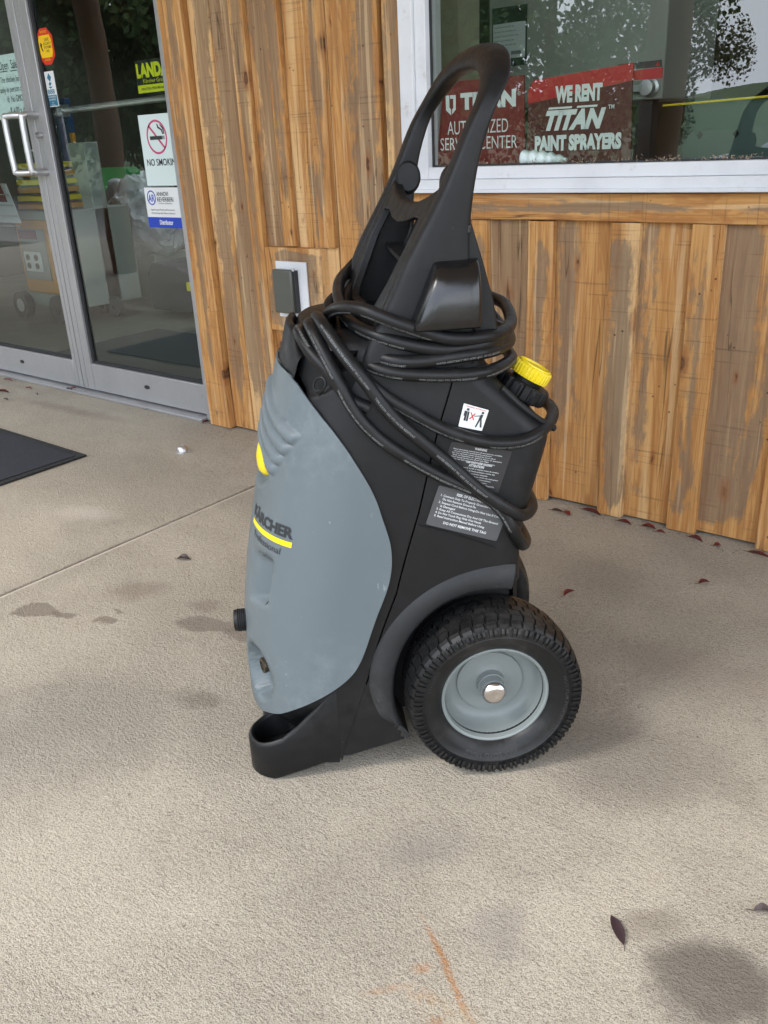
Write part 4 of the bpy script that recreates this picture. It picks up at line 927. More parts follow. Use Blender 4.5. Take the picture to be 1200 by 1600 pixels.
# --- black front housing and rear housing with a parting gap between
AS_W = [0, .04,.215,.39,.55,.675,.78,.86]; AS_A = [.31, .32,.38,.42,.432,.432,.428,.424]
def aseam(w): return float(np.interp(w, AS_W, AS_A))
def front_off(a, w):
    p = surf(a, w); u = p.x
    T = np.interp(u, [-.48, -.41, -.36, -.33, -.28, -.2], [.088, .104, .143, .180, .235, .40])
    m_ = sm(w, T+.025, T-.055)*sm(u, -.325, -.385)
    under = sm(abs(a), aedge(min(max(w, .098), .79))-.016, aedge(min(max(w, .098), .79))-.045) if .098 < w < .79 else 0
    # rounded recess on the shoulder
    r = math.hypot((abs(a)-.17)/.085, (w-.825)/.075); rec = .012*sm(r, 1.0, .93)
    return -.001 - .048*m_ - .045*under - rec
rows = []
for w in np.linspace(.03, .835, 150):
    s_ = aseam(w)-.0016; n = 110
    rows.append([surf(-s_, w, -.012)] + [surf(s_*k/n, w, front_off(s_*k/n, w)) for k in range(-n, n+1)] + [surf(s_, w, -.012)])
fh = grid_obj('front_housing', rows, BLACK, angle=55)
# the arch opening round the wheel
def r_in(ang):   # inner radius of the arch by angle from +u axis
    return float(np.interp(math.degrees(ang), [60, 80, 100, 115, 135, 155, 172, 195, 215], [.214, .216, .218, .217, .208, .198, .192, .187, .186]))
def r_out(ang):
    return float(np.interp(math.degrees(ang), [60, 80, 100, 115, 135, 155, 172, 190, 200, 215], [.268, .268, .262, .258, .252, .247, .240, .222, .196, .190]))
UR_W = [.05,.35,.42,.469,.531,.60,.65,.672,.69,.72,.769,.80,.835]; UR_U = [.060,.060,.059,.058,.072,.092,.106,.108,.090,.060,.010,-.005,-.012]
rows = []
for w in list(np.linspace(.045, .66, 100)) + list(np.linspace(.664, .835, 40)):
    sa = aseam(w)+.0016; uR = float(np.interp(w, UR_W, UR_U)); Wd = smooth_interp(w, WK, WW)
    p0 = surf(sa, w); us = list(np.linspace(p0.x, uR-.045, 36)); R = .045
    near = [(u, Wd-.001) for u in us] + [(uR-R+R*math.sin(t), Wd-.001-R+R*math.cos(t)) for t in np.linspace(.15, math.pi/2, 9)]
    full = [(p0.x, Wd-.012)] + near
    full = full + [(uR, s) for s in np.linspace(Wd-R-.01, 0, 6)]
    full = full + [(u, -s) for u, s in full[::-1][1:]]
    rows.append([(u, -s, w) for u, s in full])
bm = bmesh.new(); V = [[bm.verts.new(p) for p in r] for r in rows]
for i in range(len(V)-1):
    for j in range(len(V[i])-1):
        q = (V[i][j], V[i][j+1], V[i+1][j+1], V[i+1][j]); c = sum((v.co for v in q), Vector())/4
        if abs(c.y) > .14:
            dx, dz = c.x, c.z-.165; ang = math.atan2(dz, dx) % (2*math.pi)
            if ang > math.radians(300): ang = 0
            if math.hypot(dx, dz) < (r_in(ang)+.014): continue
            if c.z < .165 and c.x > -.10: continue
        bm.faces.new(q)
bmesh.ops.recalc_face_normals(bm, faces=bm.faces)
# slanting underside
for geomside in (0,):
    bmesh.ops.bisect_plane(bm, geom=list(bm.verts)+list(bm.edges)+list(bm.faces), plane_co=(-.299, 0, .040), plane_no=(.24, 0, -1), clear_outer=True)
bm2obj('rear_housing', bm, BLACK, pw, smooth=True, angle=50)
# inner core closes the arch and the gap
bm = bmesh.new()
prism(bm, [(-.40, .05), (-.20, .075), (.03, .10), (.045, .44), (-.02, .70), (-.02, .80), (-.26, .80), (-.34, .60), (-.40, .30)], -.135, .135); bm2obj('inner_chassis', bm, VOID, pw)
bm = bmesh.new()
prism(bm, [(-.33, .09), (-.24, .08), (-.24, .44), (-.02, .5), (-.02, .70), (-.04, .80), (-.25, .80), (-.22, .60), (-.24, .45), (-.29, .2)], -.208, .208); bm2obj('gap_filler', bm, VOID, pw)
# fenders
for sg in (1, -1):
    angs = [math.radians(a) for a in np.linspace(81, 208, 60)]
    rows = []
    for a in angs:
        ri, ro = r_in(a), r_out(a); f = .231
        prof = [(ro, .2265), (ro-.004, f-.002), (ro-.010, f+.002), ((ri+ro)/2, f+.004), (ri+.008, f+.003), (ri+.002, f-.001), (ri, f-.008), (ri+.001, .20), (ri+.002, .134)]
        k = sm(math.degrees(a), 76, 80)
        rows.append([(r*math.cos(a), -sg*s, .165+r*math.sin(a)) for r, s in prof])
    o = grid_obj('fender', rows, BLACK_LIT, angle=60)
# liner behind wheel
    bm = bmesh.new(); lathe(bm, [(0, 0), (0, .235)], (0, -sg*.137, .165), (0, 1, 0), 40)
    bmesh.ops.bisect_plane(bm, geom=list(bm.verts)+list(bm.edges)+list(bm.faces), plane_co=(0.052, 0, 0), plane_no=(1, 0, 0), clear_outer=True)
    bmesh.ops.bisect_plane(bm, geom=list(bm.verts)+list(bm.edges)+list(bm.faces), plane_co=(0, 0, .085), plane_no=(0, 0, -1), clear_outer=True)
    bm2obj('arch_liner', bm, VOID, pw)

# --- foot bumper with pocket, one each side
def foot(sg):
    out_ = [(-.300, .2275), (-.34, .2275), (-.38, .2275), (-.41, .2270)]
    cxy = (-.418, .167); 
    for k in range(0, 13):
        a = math.radians(90 + 180*k/12); out_.append((cxy[0]+.062*math.cos(a), cxy[1]+.060*math.sin(a)))
    out_ += [(-.40, .104), (-.36, .098)]
    P = [Vector((u, s)) for u, s in out_]
    def T(u): return float(np.interp(u, [-.485, -.46, -.41, -.36, -.33, -.30], [.080, .080, .096, .136, .172, .208]))
    rows = []; n = len(P)
    for i in range(n):
        t = (P[min(i+1, n-1)]-P[max(i-1, 0)]).normalized(); nr = Vector((t.y, -t.x)); nr = -nr   # outward
        c = Vector(cxy)
        if i < 4: nr = Vector((0, 1))
        elif (P[i]-c).dot(nr) < 0: nr = -nr
        top = T(P[i].x); th = .013; bot = 0.0 + max(0, (P[i].x+.433))*.24*1.15
        pr = [(0, bot+.006), (0.0, top-.008), (-.0025, top-.002), (-th/2, top), (-th+.0025, top-.002), (-th, top-.008), (-th-.004, .03+bot)]
        pr = [(-.006, bot)] + pr
        rows.append([((P[i].x+nr.x*d), -sg*(P[i].y+nr.y*d), z) for d, z in pr])
    o = grid_obj('foot', rows, BLACK, angle=50)
    bm = bmesh.new()
    ins = [(p[6][0], p[6][1]) for p in rows]
    A = [bm.verts.new((x, y, .032)) for x, y in ins]
    bm.faces.new(A)
    B = [bm.verts.new((p[0][0], p[0][1], p[0][2])) for p in rows]; bm.faces.new(B)
    bm2obj('pocket_floor', bm, BLACK, pw)
foot(1); foot(-1)
# side skirt between foot and rear housing, down to the slanting underside
for sg in (1, -1):
    bm = bmesh.new()
    prism(bm, [(-.3005, .0325), (-.3005, .2), (-.27, .24), (-.24, .2), (-.2985, .033)], -sg*.2262, -sg*.20)
    bm2obj('side_skirt', bm, BLACK, pw)
bm = bmesh.new(); prism(bm, [(.03, .10), (.072, .12), (.078, .20), (.078, .56), (.070, .60), (.03, .62)], -.115, .115); bm2obj('rear_cover', bm, BLACK, pw, bevel=.02, seg=4)
bm = bmesh.new(); prism(bm, [(-.46, .02), (-.30, .02), (-.18, .07), (-.18, .12), (-.44, .12)], -.10, .10); bm2obj('belly', bm, BLACK, pw, bevel=.01)

# --- top of the body
rows = []
for kx, w in ((1.0, .834), (.975, .843), (.92, .849), (.6, .852), (.0, .852)):
    r = []
    for k in range(48):
        a = 2*math.pi*k/48; c, s = math.cos(a), math.sin(a)
        uu = -.165 + (.155*abs(c)**.55*(1 if c > 0 else -1))*kx; ss = (.206*abs(s)**.55*(1 if s > 0 else -1))*kx
        r.append((uu, -ss, w))
    rows.append(r+[r[0]])
grid_obj('top_cover', rows, BLACK, angle=60)
# front lip standing above the hood
rows = []
for a in np.linspace(-.135, .135, 30):
    h = .812 + .044*sm(abs(a), .137, .06)
    rows.append([surf(a, .77, .002), surf(a, .80, .001), surf(a, h-.006, .0), surf(a, h, -.004), surf(a, h, -.010), surf(a, h-.006, -.015), surf(a, .79, -.02)])
grid_obj('front_lip', rows, BLACK, angle=60)
# moulded circular step on the shoulder
for (ca, cw, rr_, hh) in ((.200, .775, .012, .002),):
    bm = bmesh.new(); P = [surf(ca+rr_*math.cos(t), cw+rr_*math.sin(t), .0) for t in np.linspace(0, 2*math.pi, 25)[:-1]]
    tube(bm, P, .0022, 6, closed=True); bm2obj('moulded_ring', bm, BLACK, pw, smooth=True)

# --- dial, connectors, nose label
def frame_at(a, w):
    p = surf(a, w); q = surf(a, w, .02); n = (q-p).normalized(); return p, n
p, n = Vector((-.392, -.040, .610)), Vector((-1, -.30, .20)).normalized()
bm = bmesh.new(); lathe(bm, [(-.03, 0), (-.03, .039), (-.004, .040), (.004, .038), (.012, .031), (.016, .019), (.0175, 0)], p, n, 32); dial_o = bm2obj('pressure_dial', bm, YEL, pw, smooth=True, angle=40)
bm = bmesh.new(); prof = [(-.03, .0), (-.03, .020), (.004, .020), (.004, .023)]
for k in range(5): prof += [(.006+k*.004, .0235), (.0075+k*.004, .0225)]
lathe(bm, prof+[(.030, .021), (.031, .014), (.024, .012), (.02, 0)], (-.462, -.045, .265), (-1, 0, 0), 28); bm2obj('hose_connector', bm, BLACK, pw, smooth=True, angle=30)
p, n = frame_at(.150, .213)
bm = bmesh.new(); lathe(bm, [(-.03, 0), (-.03, .013), (.006, .013), (.008, .016), (.020, .016), (.022, .0145), (.023, .0145), (.025, .016), (.031, .0155), (.032, .010), (.022, .009), (.022, 0)], p-n*.030, (-.93, -.36, 0), 24); bm2obj('inlet_connector', bm, BRASS, pw, smooth=True, angle=30)
bm = bmesh.new(); P = []
for t in np.linspace(0, 2*math.pi, 25)[:-1]:
    P.append(bm.verts.new(surf(.163+.0065*math.cos(t), .368+.013*math.sin(t)+.007*math.cos(t), hood_off(.163+.0065*math.cos(t), .368+.013*math.sin(t)+.007*math.cos(t))+.0045)))
bm.faces.new(P); bm2obj('drain_hole_shade', bm, VOID, hood)  # flat black patch painted as the shade in the hole
rows = [[surf(a, w, .0062) for a in np.linspace(-.055, .052, 14)] for w in np.linspace(.478, .545, 6)]
grid_obj('nose_label', rows, WHITE, parent=hood)

# --- maker's mark: letters wrapped on the hood
def hmap(off=.0082): return lambda x, y: surf(x, y, off)
def fine(lines, m, name, off, parent=hood):
    return lettering(lines, m, parent, hmap(off), name)
fine([('KÄRCHER', .066, .5055, .0195, .150, 'l', .045)], PRINTD, 'brand_letters', .0080)
rows = [[surf(a, w, .0080) for a in np.linspace(.066, .216, 26)] for w in (.4885, .4985)]
grid_obj('brand_bar', rows, YEL, parent=hood)
fine([('Professional', .088, .4695, .0125, .104, 'l', .0)], PRINTD, 'brand_subtitle', .0080)
fine([('- x', .125, .450, .009, .03, 'l', 0)], PRINTD, 'model_mark', .0080)

# --- side labels
def quad_map(TL, TR, BR, BL, off):
    def f(x, y):   # x 0..1 left-right, y 0..1 bottom-top
        a = (BL[0]*(1-x)+BR[0]*x)*(1-y)+(TL[0]*(1-x)+TR[0]*x)*y; w = (BL[1]*(1-x)+BR[1]*x)*(1-y)+(TL[1]*(1-x)+TR[1]*x)*y
        return surf(a, w, off)
    return f
def sticker(name, q, m, base=.0012):
    f = quad_map(*q, base); r = .035
    corner = []
    for cx, cy, a0 in ((1-r, 1-r, 0), (r, 1-r, 90), (r, r, 180), (1-r, r, 270)):
        for k in range(5):
            a = math.radians(a0+22.5*k); corner.append(f(cx+r*math.cos(a), cy+r*math.sin(a)))
    bm = bmesh.new(); vs = [bm.verts.new(c) for c in corner]; bm.faces.new(vs); return bm2obj(name, bm, m, pw)
q1 = ((.460, .736), (.508, .721), (.508, .686), (.464, .697))
s1 = sticker('pictogram_sticker', q1, WHITE)
f1_ = quad_map(*q1, .0018)
lettering([('WARNING / ATTENTION', .5, .90, .05, .8, 'c', .02)], PRINTR, s1, f1_)
bm = bmesh.new()
def pq(pts): bm.faces.new([bm.verts.new(f1_(x, y)) for x, y in pts])
pq([(.14, .30), (.22, .30), (.22, .72), (.14, .72)]); pq([(.24, .30), (.31, .30), (.30, .72), (.23, .72)]); pq([(.17, .75), (.27, .75), (.27, .85), (.17, .85)]); pq([(.10, .5), (.14, .5), (.14, .72), (.10, .72)])
pq([(.72, .5), (.84, .5), (.86, .72), (.76, .74)]); pq([(.77, .76), (.86, .76), (.86, .86), (.77, .86)]); pq([(.66, .12), (.72, .12), (.80, .5), (.73, .5)]); pq([(.86, .15), (.94, .15), (.85, .5), (.79, .5)]); pq([(.52, .56), (.75, .64), (.75, .68), (.52, .60)])
bm2obj('figures', bm, PRINTD, s1)
bm = bmesh.new(); pq([(.34, .42), (.38, .40), (.56, .70), (.52, .72)]); pq([(.52, .40), (.56, .42), (.38, .72), (.34, .70)]); bm2obj('cross', bm, PRINTR, s1)
q2 = ((.460, .672), (.572, .646), (.566, .572), (.452, .602))
s2 = sticker('warning_label', q2, LBLK)
ln = [('WARNING', .5, .90, .055, .20, 'c', .03), ('ATTENTION!', .52, .50, .055, .25, 'c', .03), ('KEEP AWAY FROM CHILDREN', .55, .575, .035, .42, 'c', .03)]
wl = ['Read operating manual and all instructions carefully', 'Use only accessories recommended by manufacturer', 'Do not operate unless all guards are in place', 'Risk of injection or severe injury to persons', 'When leaving machine turn off and lock trigger', 'Wear ear and eye protection while in operation']
fl_ = ['Lire attentivement le mode d emploi avant de mettre', 'Ne pas utiliser le jet de haute pression contre des', 'Toujours porter des lunettes de protection adequates', 'Ne jamais laisser les enfants se servir du nettoyeur', 'Debrancher la machine avant toute intervention', 'Utiliser uniquement des accessoires d origine', 'GARDER HORS DE PORTEE DES ENFANTS']
for i, t in enumerate(wl): ln.append((t, .07+.02*(i % 2), .84-.046*i, .026, .80-.09*((i*5) % 3), 'l', .01))
for i, t in enumerate(fl_): ln.append((t, .08+.03*(i % 2), .445-.058*i, .028, .82-.08*((i*4) % 3), 'l', .01))
lettering(ln, PRINTW, s2, quad_map(*q2, .0018))
q3 = ((.456, .596), (.594, .549), (.585, .480), (.448, .525))
s3 = sticker('electric_shock_label', q3, LGREY)
ln = [('RISK OF ELECTRIC SHOCK', .52, .86, .065, .50, 'c', .035)]
for i, (t, x, w_) in enumerate([('1. Connect Only To Properly Grounded Outlet', .07, .78), ('Do Not Remove Ground Pin', .11, .46), ('2. Inspect Cord Before Using-Do Not Use If Cord', .07, .86), ('Is Damaged', .11, .2), ('3. Keep All Connections Dry And Off The Ground', .07, .86), ('4. Do Not Touch Plug With Wet Hands', .07, .64), ('5. Read Instruction Manual Before Using', .07, .70)]):
    ln.append((t, x, .765-.086*i, .050, w_, 'l', .02))
ln.append(('DO NOT REMOVE THIS TAG', .52, .115, .060, .60, 'c', .03))
lettering(ln, PRINTW, s3, quad_map(*q3, .0018))
# fine moulded line under the labels
bm = bmesh.new(); tube(bm, [surf(.437, .524, .0003), surf(.50, .503, .0003), surf(.585, .468, .0003)], .0011, 6); bm2obj('moulded_line', bm, BLACK, pw, smooth=True)
bm = bmesh.new()
for (a_, w_, sa_, sw_) in ((.262, .092, .010, .004), (.272, .093, .006, .005), (.262, .074, .008, .0035)):
    bm.faces.new([bm.verts.new(surf(a_+sa_*math.cos(t), w_+sw_*math.sin(t)+sa_*.3*math.cos(t), .0006)) for t in np.linspace(0, 2*math.pi, 9)[:-1]])
bm2obj('paint_chips', bm, PRINTW, pw)

# --- filler neck, collar, yellow cap
cp = Vector((.058, -.13, .705)); ca_ = Vector((.50, -.05, .86)).normalized()
bm = bmesh.new(); lathe(bm, [(-.06, .030), (.02, .030), (.022, .027), (.06, .027), (.06, 0)], cp, ca_, 32); nk = bm2obj('filler_neck', bm, BLACK, pw, smooth=True, angle=40)
def ribbed(bm, o, ax, r, d0, d1, nr, amp, top=True):
    ax = ax.normalized(); e1 = ax.orthogonal().normalized(); e2 = ax.cross(e1); n = nr*6; rings = []
    for d, k in ((d0, .96), (d0+.003, 1), (d1-.003, 1), (d1, .95)):
        rings.append([bm.verts.new(o+ax*d+(e1*math.cos(2*math.pi*i/n)+e2*math.sin(2*math.pi*i/n))*(r*k-(amp if (i % 6) in (0, 1) else 0))) for i in range(n)])
    for a in range(3):
        for i in range(n): bm.faces.new((rings[a][i], rings[a][(i+1) % n], rings[a+1][(i+1) % n], rings[a+1][i]))
    bm.faces.new(rings[0][::-1]); bm.faces.new(rings[-1])
bm = bmesh.new(); ribbed(bm, cp, ca_, .0490, .016, .044, 14, .0033); bm2obj('collar_nut', bm, BLACK, pw, smooth=True, angle=30)
bm = bmesh.new(); ribbed(bm, cp, ca_, .0355, .052, .074, 30, .0018); lathe(bm, [(.0742, 0), (.0742, .026), (.077, .027), (.077, .030), (.0742, .031)], cp, ca_, 30); bm2obj('filler_cap', bm, YEL, pw, smooth=True, angle=30)
bm = bmesh.new(); tube(bm, catmull([(.02, -.20, .752), (.05, -.205, .722), (.085, -.20, .692), (.118, -.185, .668)], 5), .006, 8); bm2obj('tank_rim', bm, BLACK, pw, smooth=True)

# --- handle
FW = [.80,.83,.916,.963,1.068,1.167,1.22,1.31]; FU = [-.221,-.211,-.164,-.141,-.080,-.033,-.004,.034]
RWk = [.80,.85,.97,1.025,1.109,1.18,1.237,1.31]; RU = [-.03,-.03,-.035,-.034,-.021,.004,.041,.076]
SL, WT, HT = .196, 1.160, 1.266
def skew(s): return -.036*(SL-s)/(2*SL)
path = [(SL, w) for w in np.linspace(.80, WT, 20)]
for t in np.linspace(0, 1, 41)[1:-1]:
    a = math.pi*t; c, s = math.cos(a), math.sin(a)
    path.append((SL*abs(c)**(2/2.35)*(1 if c > 0 else -1), WT+(HT-WT)*abs(s)**(2/2.35)))
path += [(-SL, w) for w in np.linspace(WT, .80, 20)]
rows = []
for i, (s, w) in enumerate(path):
    a = Vector(path[max(i-1, 0)]); b_ = Vector(path[min(i+1, len(path)-1)]); t = (b_-a).normalized(); nr = Vector((t.y, -t.x))   # outward
    hth = float(np.interp(w, [.80, .95, 1.15, 1.262], [.026, .023, .0215, .0195])); r = []
    ex = float(np.interp(w, [1.15, 1.26], [5, 2.6]))
    for k in range(24):
        ph = 2*math.pi*k/24; c, q = math.cos(ph), math.sin(ph)
        dn = hth*abs(q)**(2/ex)*(1 if q > 0 else -1); wv = w+nr.y*dn; sv = s+nr.x*dn
        F_, R_ = smooth_interp(wv, FW, FU), smooth_interp(wv, RWk, RU)
        uu = skew(sv)+(F_+R_)/2+(R_-F_)/2*abs(c)**(2/ex)*(1 if c > 0 else -1)
        r.append((uu, -sv, wv))
    rows.append(r+[r[0]])
hb = grid_obj('handle_bow', rows, BLACK, angle=70)
# front plate with its opening
op = [(-.148, 1.026), (-.10, 1.026), (-.05, 1.016), (.0, 1.012), (.05, 1.016), (.10, 1.026), (.135, 1.026), (.142, .98), (.132, .93), (.115, .89), (.095, .875), (.0, .875), (-.085, .875), (-.110, .89), (-.128, .93), (-.148, .98)]
ou = [(-.180, 1.075), (-.13, 1.060), (-.07, 1.048), (.0, 1.045), (.07, 1.048), (.13, 1.060), (.180, 1.075), (.180, 1.0), (.180, .94), (.180, .88), (.15, .81), (.0, .81), (-.15, .81), (-.180, .88), (-.180, .94), (-.180, 1.0)]
bm = bmesh.new()
def PP(s, w, d): return (smooth_interp(w, FW, FU)+d+skew(s), -s, w)
ring = []
for pts, d in ((ou, .022), (ou, .010), ([(s*.97, w) for s, w in ou], .004), (op, .004), (op, .022)):
    ring.append([bm.verts.new(PP(s, w, d)) for s, w in pts])
for a in range(len(ring)-1):
    for i in range(16): bm.faces.new((ring[a][i], ring[a][(i+1) % 16], ring[a+1][(i+1) % 16], ring[a+1][i]))
for i in range(16): bm.faces.new((ring[4][i], ring[4][(i+1) % 16], ring[0][(i+1) % 16], ring[0][i]))
bmesh.ops.recalc_face_normals(bm, faces=bm.faces); bm2obj('front_plate', bm, BLACK, pw, bevel=.003)
bm = bmesh.new(); A = [bm.verts.new(PP(s, w, .085)) for s, w in ((-.17, 1.02), (.17, 1.02), (.17, .81), (-.17, .81))]; bm.faces.new(A); bm2obj('back_shade_plate', bm, VOID, pw)  # near-black sheet painted as the darkness behind the opening
bm = bmesh.new(); box(bm, -.13, -.10, -.17, .17, .952, .960); bm2obj('inner_rib', bm, BLACK, pw)
for sg in (1, -1):
    p = Vector((smooth_interp(1.075, FW, FU)+.030+skew(sg*.17), -sg*.168, 1.078)); bm = bmesh.new()
    lathe(bm, [(-.012, .024), (.010, .024), (.014, .020), (.0142, 0)], p, (-.1, sg*1, .1), 28); bmesh.ops.scale(bm, verts=bm.verts, vec=(1, 1, 1.25), space=Matrix.Translation(-p)); bm2obj('lock_knob', bm, BLACK, pw, smooth=True, angle=25)
# cable hooks, web and clip on each side
for sg in (1, -1):
    rows = []
    prw = [(.866, .214), (.866, .250), (.870, .2585), (.885, .2615), (.905, .2615), (.925, .259), (.942, .253), (.955, .244), (.964, .232), (.969, .218), (.970, .206)]
    for w_, s_ in prw:
        fu = -.140 + (w_-.866)*.44; ru = -.024; e = s_-.214
        rows.append([(u, -sg*max(s2, .206), w_) for u, s2 in ((fu, .206), (fu+.001, s_-.6*e), (fu+.005, s_-.22*e), (fu+.012, s_-.03*e), (fu+.03, s_), (-.045, s_+.001), (ru-.008, s_-.01*e), (ru-.003, s_-.08*e), (ru, s_-.25*e), (ru, .206))])
    grid_obj('cable_hook', rows, GLOSSB, angle=80)
    bm = bmesh.new(); prism(bm, [(-.050, 1.024), (-.032, 1.024), (-.014, .965), (.004, .90), (.012, .850), (-.03, .850), (-.045, .93), (-.062, .97)], -sg*.212, -sg*.182); bm2obj('rear_web', bm, BLACK, pw, bevel=.004)
    bm = bmesh.new(); prism(bm, [(-.048, 1.008), (-.034, 1.008), (-.034, 1.020), (-.048, 1.020)], -sg*.216, -sg*.2125); bm2obj('web_tab', bm, GLOSSB, pw, bevel=.001)
    bm = bmesh.new(); prism(bm, [(-.122, .918), (-.104, .918), (-.096, .955), (-.112, .955)], -sg*.2155, -sg*.2135); bm2obj('clip_recess_shade', bm, VOID, pw)  # raised near-black patch painted as shade in the clip's recess
    bm = bmesh.new()
    prism(bm, [(-.127, .914), (-.100, .914), (-.101, .9175), (-.126, .9175)], -sg*.219, -sg*.2135); prism(bm, [(-.118, .9555), (-.092, .9555), (-.093, .959), (-.117, .959)], -sg*.219, -sg*.2135)
    bm2obj('clip_bar', bm, BLACK, pw)

# --- wheels
def wheel(sg):
    wh = bpy.data.objects.new('wheel', None); C.objects.link(wh); wh.parent = pw; wh.location = (0, -sg*.213, .1675)
    if sg < 0: wh.location.y = .178; wh.rotation_euler = (0, 0, math.pi)
    return wh
w1 = wheel(1)
ax = (0, -1, 0)
bm = bmesh.new()
prof = [(-.050, .100), (-.062, .108), (-.072, .125), (-.080, .143), (-.076, .1585), (-.055, .1645), (-.02, .1675), (0, .1678), (.02, .1672), (.045, .1625), (.058, .159), (.0625, .149), (.0600, .1388), (.0606, .1378), (.0592, .1365), (.0565, .125), (.050, .112), (.042, .1045), (.034, .101), (.03, .095), (-.03, .095)]
lathe(bm, prof, (0, 0, 0), ax, 96, closed=True)
tyre = bm2obj('tyre', bm, TYRE, w1, smooth=True, angle=50)
# tread: shoulder lugs and staggered blocks
bm = bmesh.new(); NB = 44
def blk(a0, a1, d0, d1, h=.0052, skew=0, lug=0):
    def pt(a, d, r): 
        a = a + skew*d; return (r*math.cos(a), -d, r*math.sin(a))
    def base(d): return float(np.interp(abs(d), [0, .02, .045, .058, .0635], [.1678, .1672, .1638, .1588, .149]))
    vs = []
    n = 3
    pts = []
    for d in np.linspace(d0, d1, n):
        pts.append([pt(a0, d, base(d)-.001), pt(a0+.006, d, base(d)+h), pt(a1-.006, d, base(d)+h), pt(a1, d, base(d)-.001)])
    V = [[bm.verts.new(p) for p in r] for r in pts]
    for i in range(n-1):
        for j in range(3): bm.faces.new((V[i][j], V[i][j+1], V[i+1][j+1], V[i+1][j]))
    bm.faces.new(V[0]); bm.faces.new(V[-1][::-1])
st = 2*math.pi/NB
for i in range(NB):
    a = i*st
    for sd_s in (1, -1):
        blk(a+st*.05, a+st*.90, sd_s*.0455, sd_s*.0615, .0036)
        # fin running down the sidewall
        r0, r1 = .1500, .1415
        dd = [(.0605, .1600), (.0632, .151), (.0642, .1435)]
        for half in (0, 1):
            aa = a+st*(.10+.40*half)
            V = []
            for d, r in dd:
                V.append([bm.verts.new(((r)*math.cos(aa+q), -sd_s*(d+e), (r)*math.sin(aa+q))) for q, e in ((0, -.002), (st*.04, .0033*(1 if r > .145 else .1)), (st*.26, .0033*(1 if r > .145 else .1)), (st*.30, -.002))])
            for m_ in range(2):
                for j in range(3): bm.faces.new((V[m_][j], V[m_][j+1], V[m_+1][j+1], V[m_+1][j]))
        blk(a+st*.52, a+st*1.42, sd_s*.0265, sd_s*.0440, .0033, skew=sd_s*1.2)
        blk(a+st*.02, a+st*.92, sd_s*.0095, sd_s*.0255, .0033, skew=-sd_s*1.2)
    blk(a+st*.5, a+st*1.40, -.0085, .0085, .0033)
bmesh.ops.recalc_face_normals(bm, faces=bm.faces)
bm2obj('tread', bm, TYRE, w1)
# moulded words on the sidewall
def sw_map(d=.0595):
    def f(x, y):  # x: angle offset * radius, y: radial
        r = y; a = x; dd_ = float(np.interp(r, [.112, .125, .1365], [.050, .0565, .0592]))+.0007
        return (r*math.cos(a), -dd_, r*math.sin(a))
    return f
bm = bmesh.new()
def arc_text(s, a_start, rbase, h, inward):
    V, F, W_ = text_mesh(s, .0)
    f = sw_map(); vs = []
    for a, b_ in V:
        ang = a_start + (a*h/rbase)*(1 if inward else -1); r = rbase - b_*h if inward else rbase + b_*h
        vs.append(bm.verts.new(f(ang, r)))
    for q in F:
        try: bm.faces.new([vs[i] for i in q])
        except ValueError: pass
arc_text('NOT FOR HIGHWAY USE', math.radians(18), .131, .0085, False)
arc_text('MAX LOAD 170KG', math.radians(-72), .122, .0085, False)
arc_text('13x5.00-6', math.radians(165), .131, .0085, False)
tag(bm2obj('moulded_words', bm, flat('tyre_words', (.030, .030, .031), .35), w1), kind='stuff')
# rim
bm = bmesh.new()
prof = [(.030, .096), (.036, .1025), (.0405, .1035), (.0415, .1010), (.0395, .0975), (.030, .0955), (.012, .0935), (-.004, .089), (-.012, .080), (-.014, .070), (-.0135, .066), (-.009, .0645), (-.0085, .062), (-.010, .045), (-.008, .034), (-.006, .0285), (.000, .0268), (.008, .0270), (.008, .0245), (.016, .0235), (.026, .0235), (.026, 0)]
lathe(bm, prof, (0, 0, 0), ax, 64)
bm2obj('rim', bm, RIM, w1, smooth=True, angle=40)
bm = bmesh.new(); lathe(bm, [(.024, .0225), (.030, .0240), (.034, .0232), (.0385, .0185), (.0410, .0112), (.0397, .006), (.0388, 0)], (0, 0, 0), ax, 36)
bm2obj('axle_cap', bm, CHROME, w1, smooth=True, angle=60)
w2 = wheel(-1)
for ch in list(w1.children):
    c_ = ch.copy(); C.objects.link(c_); c_.parent = w2

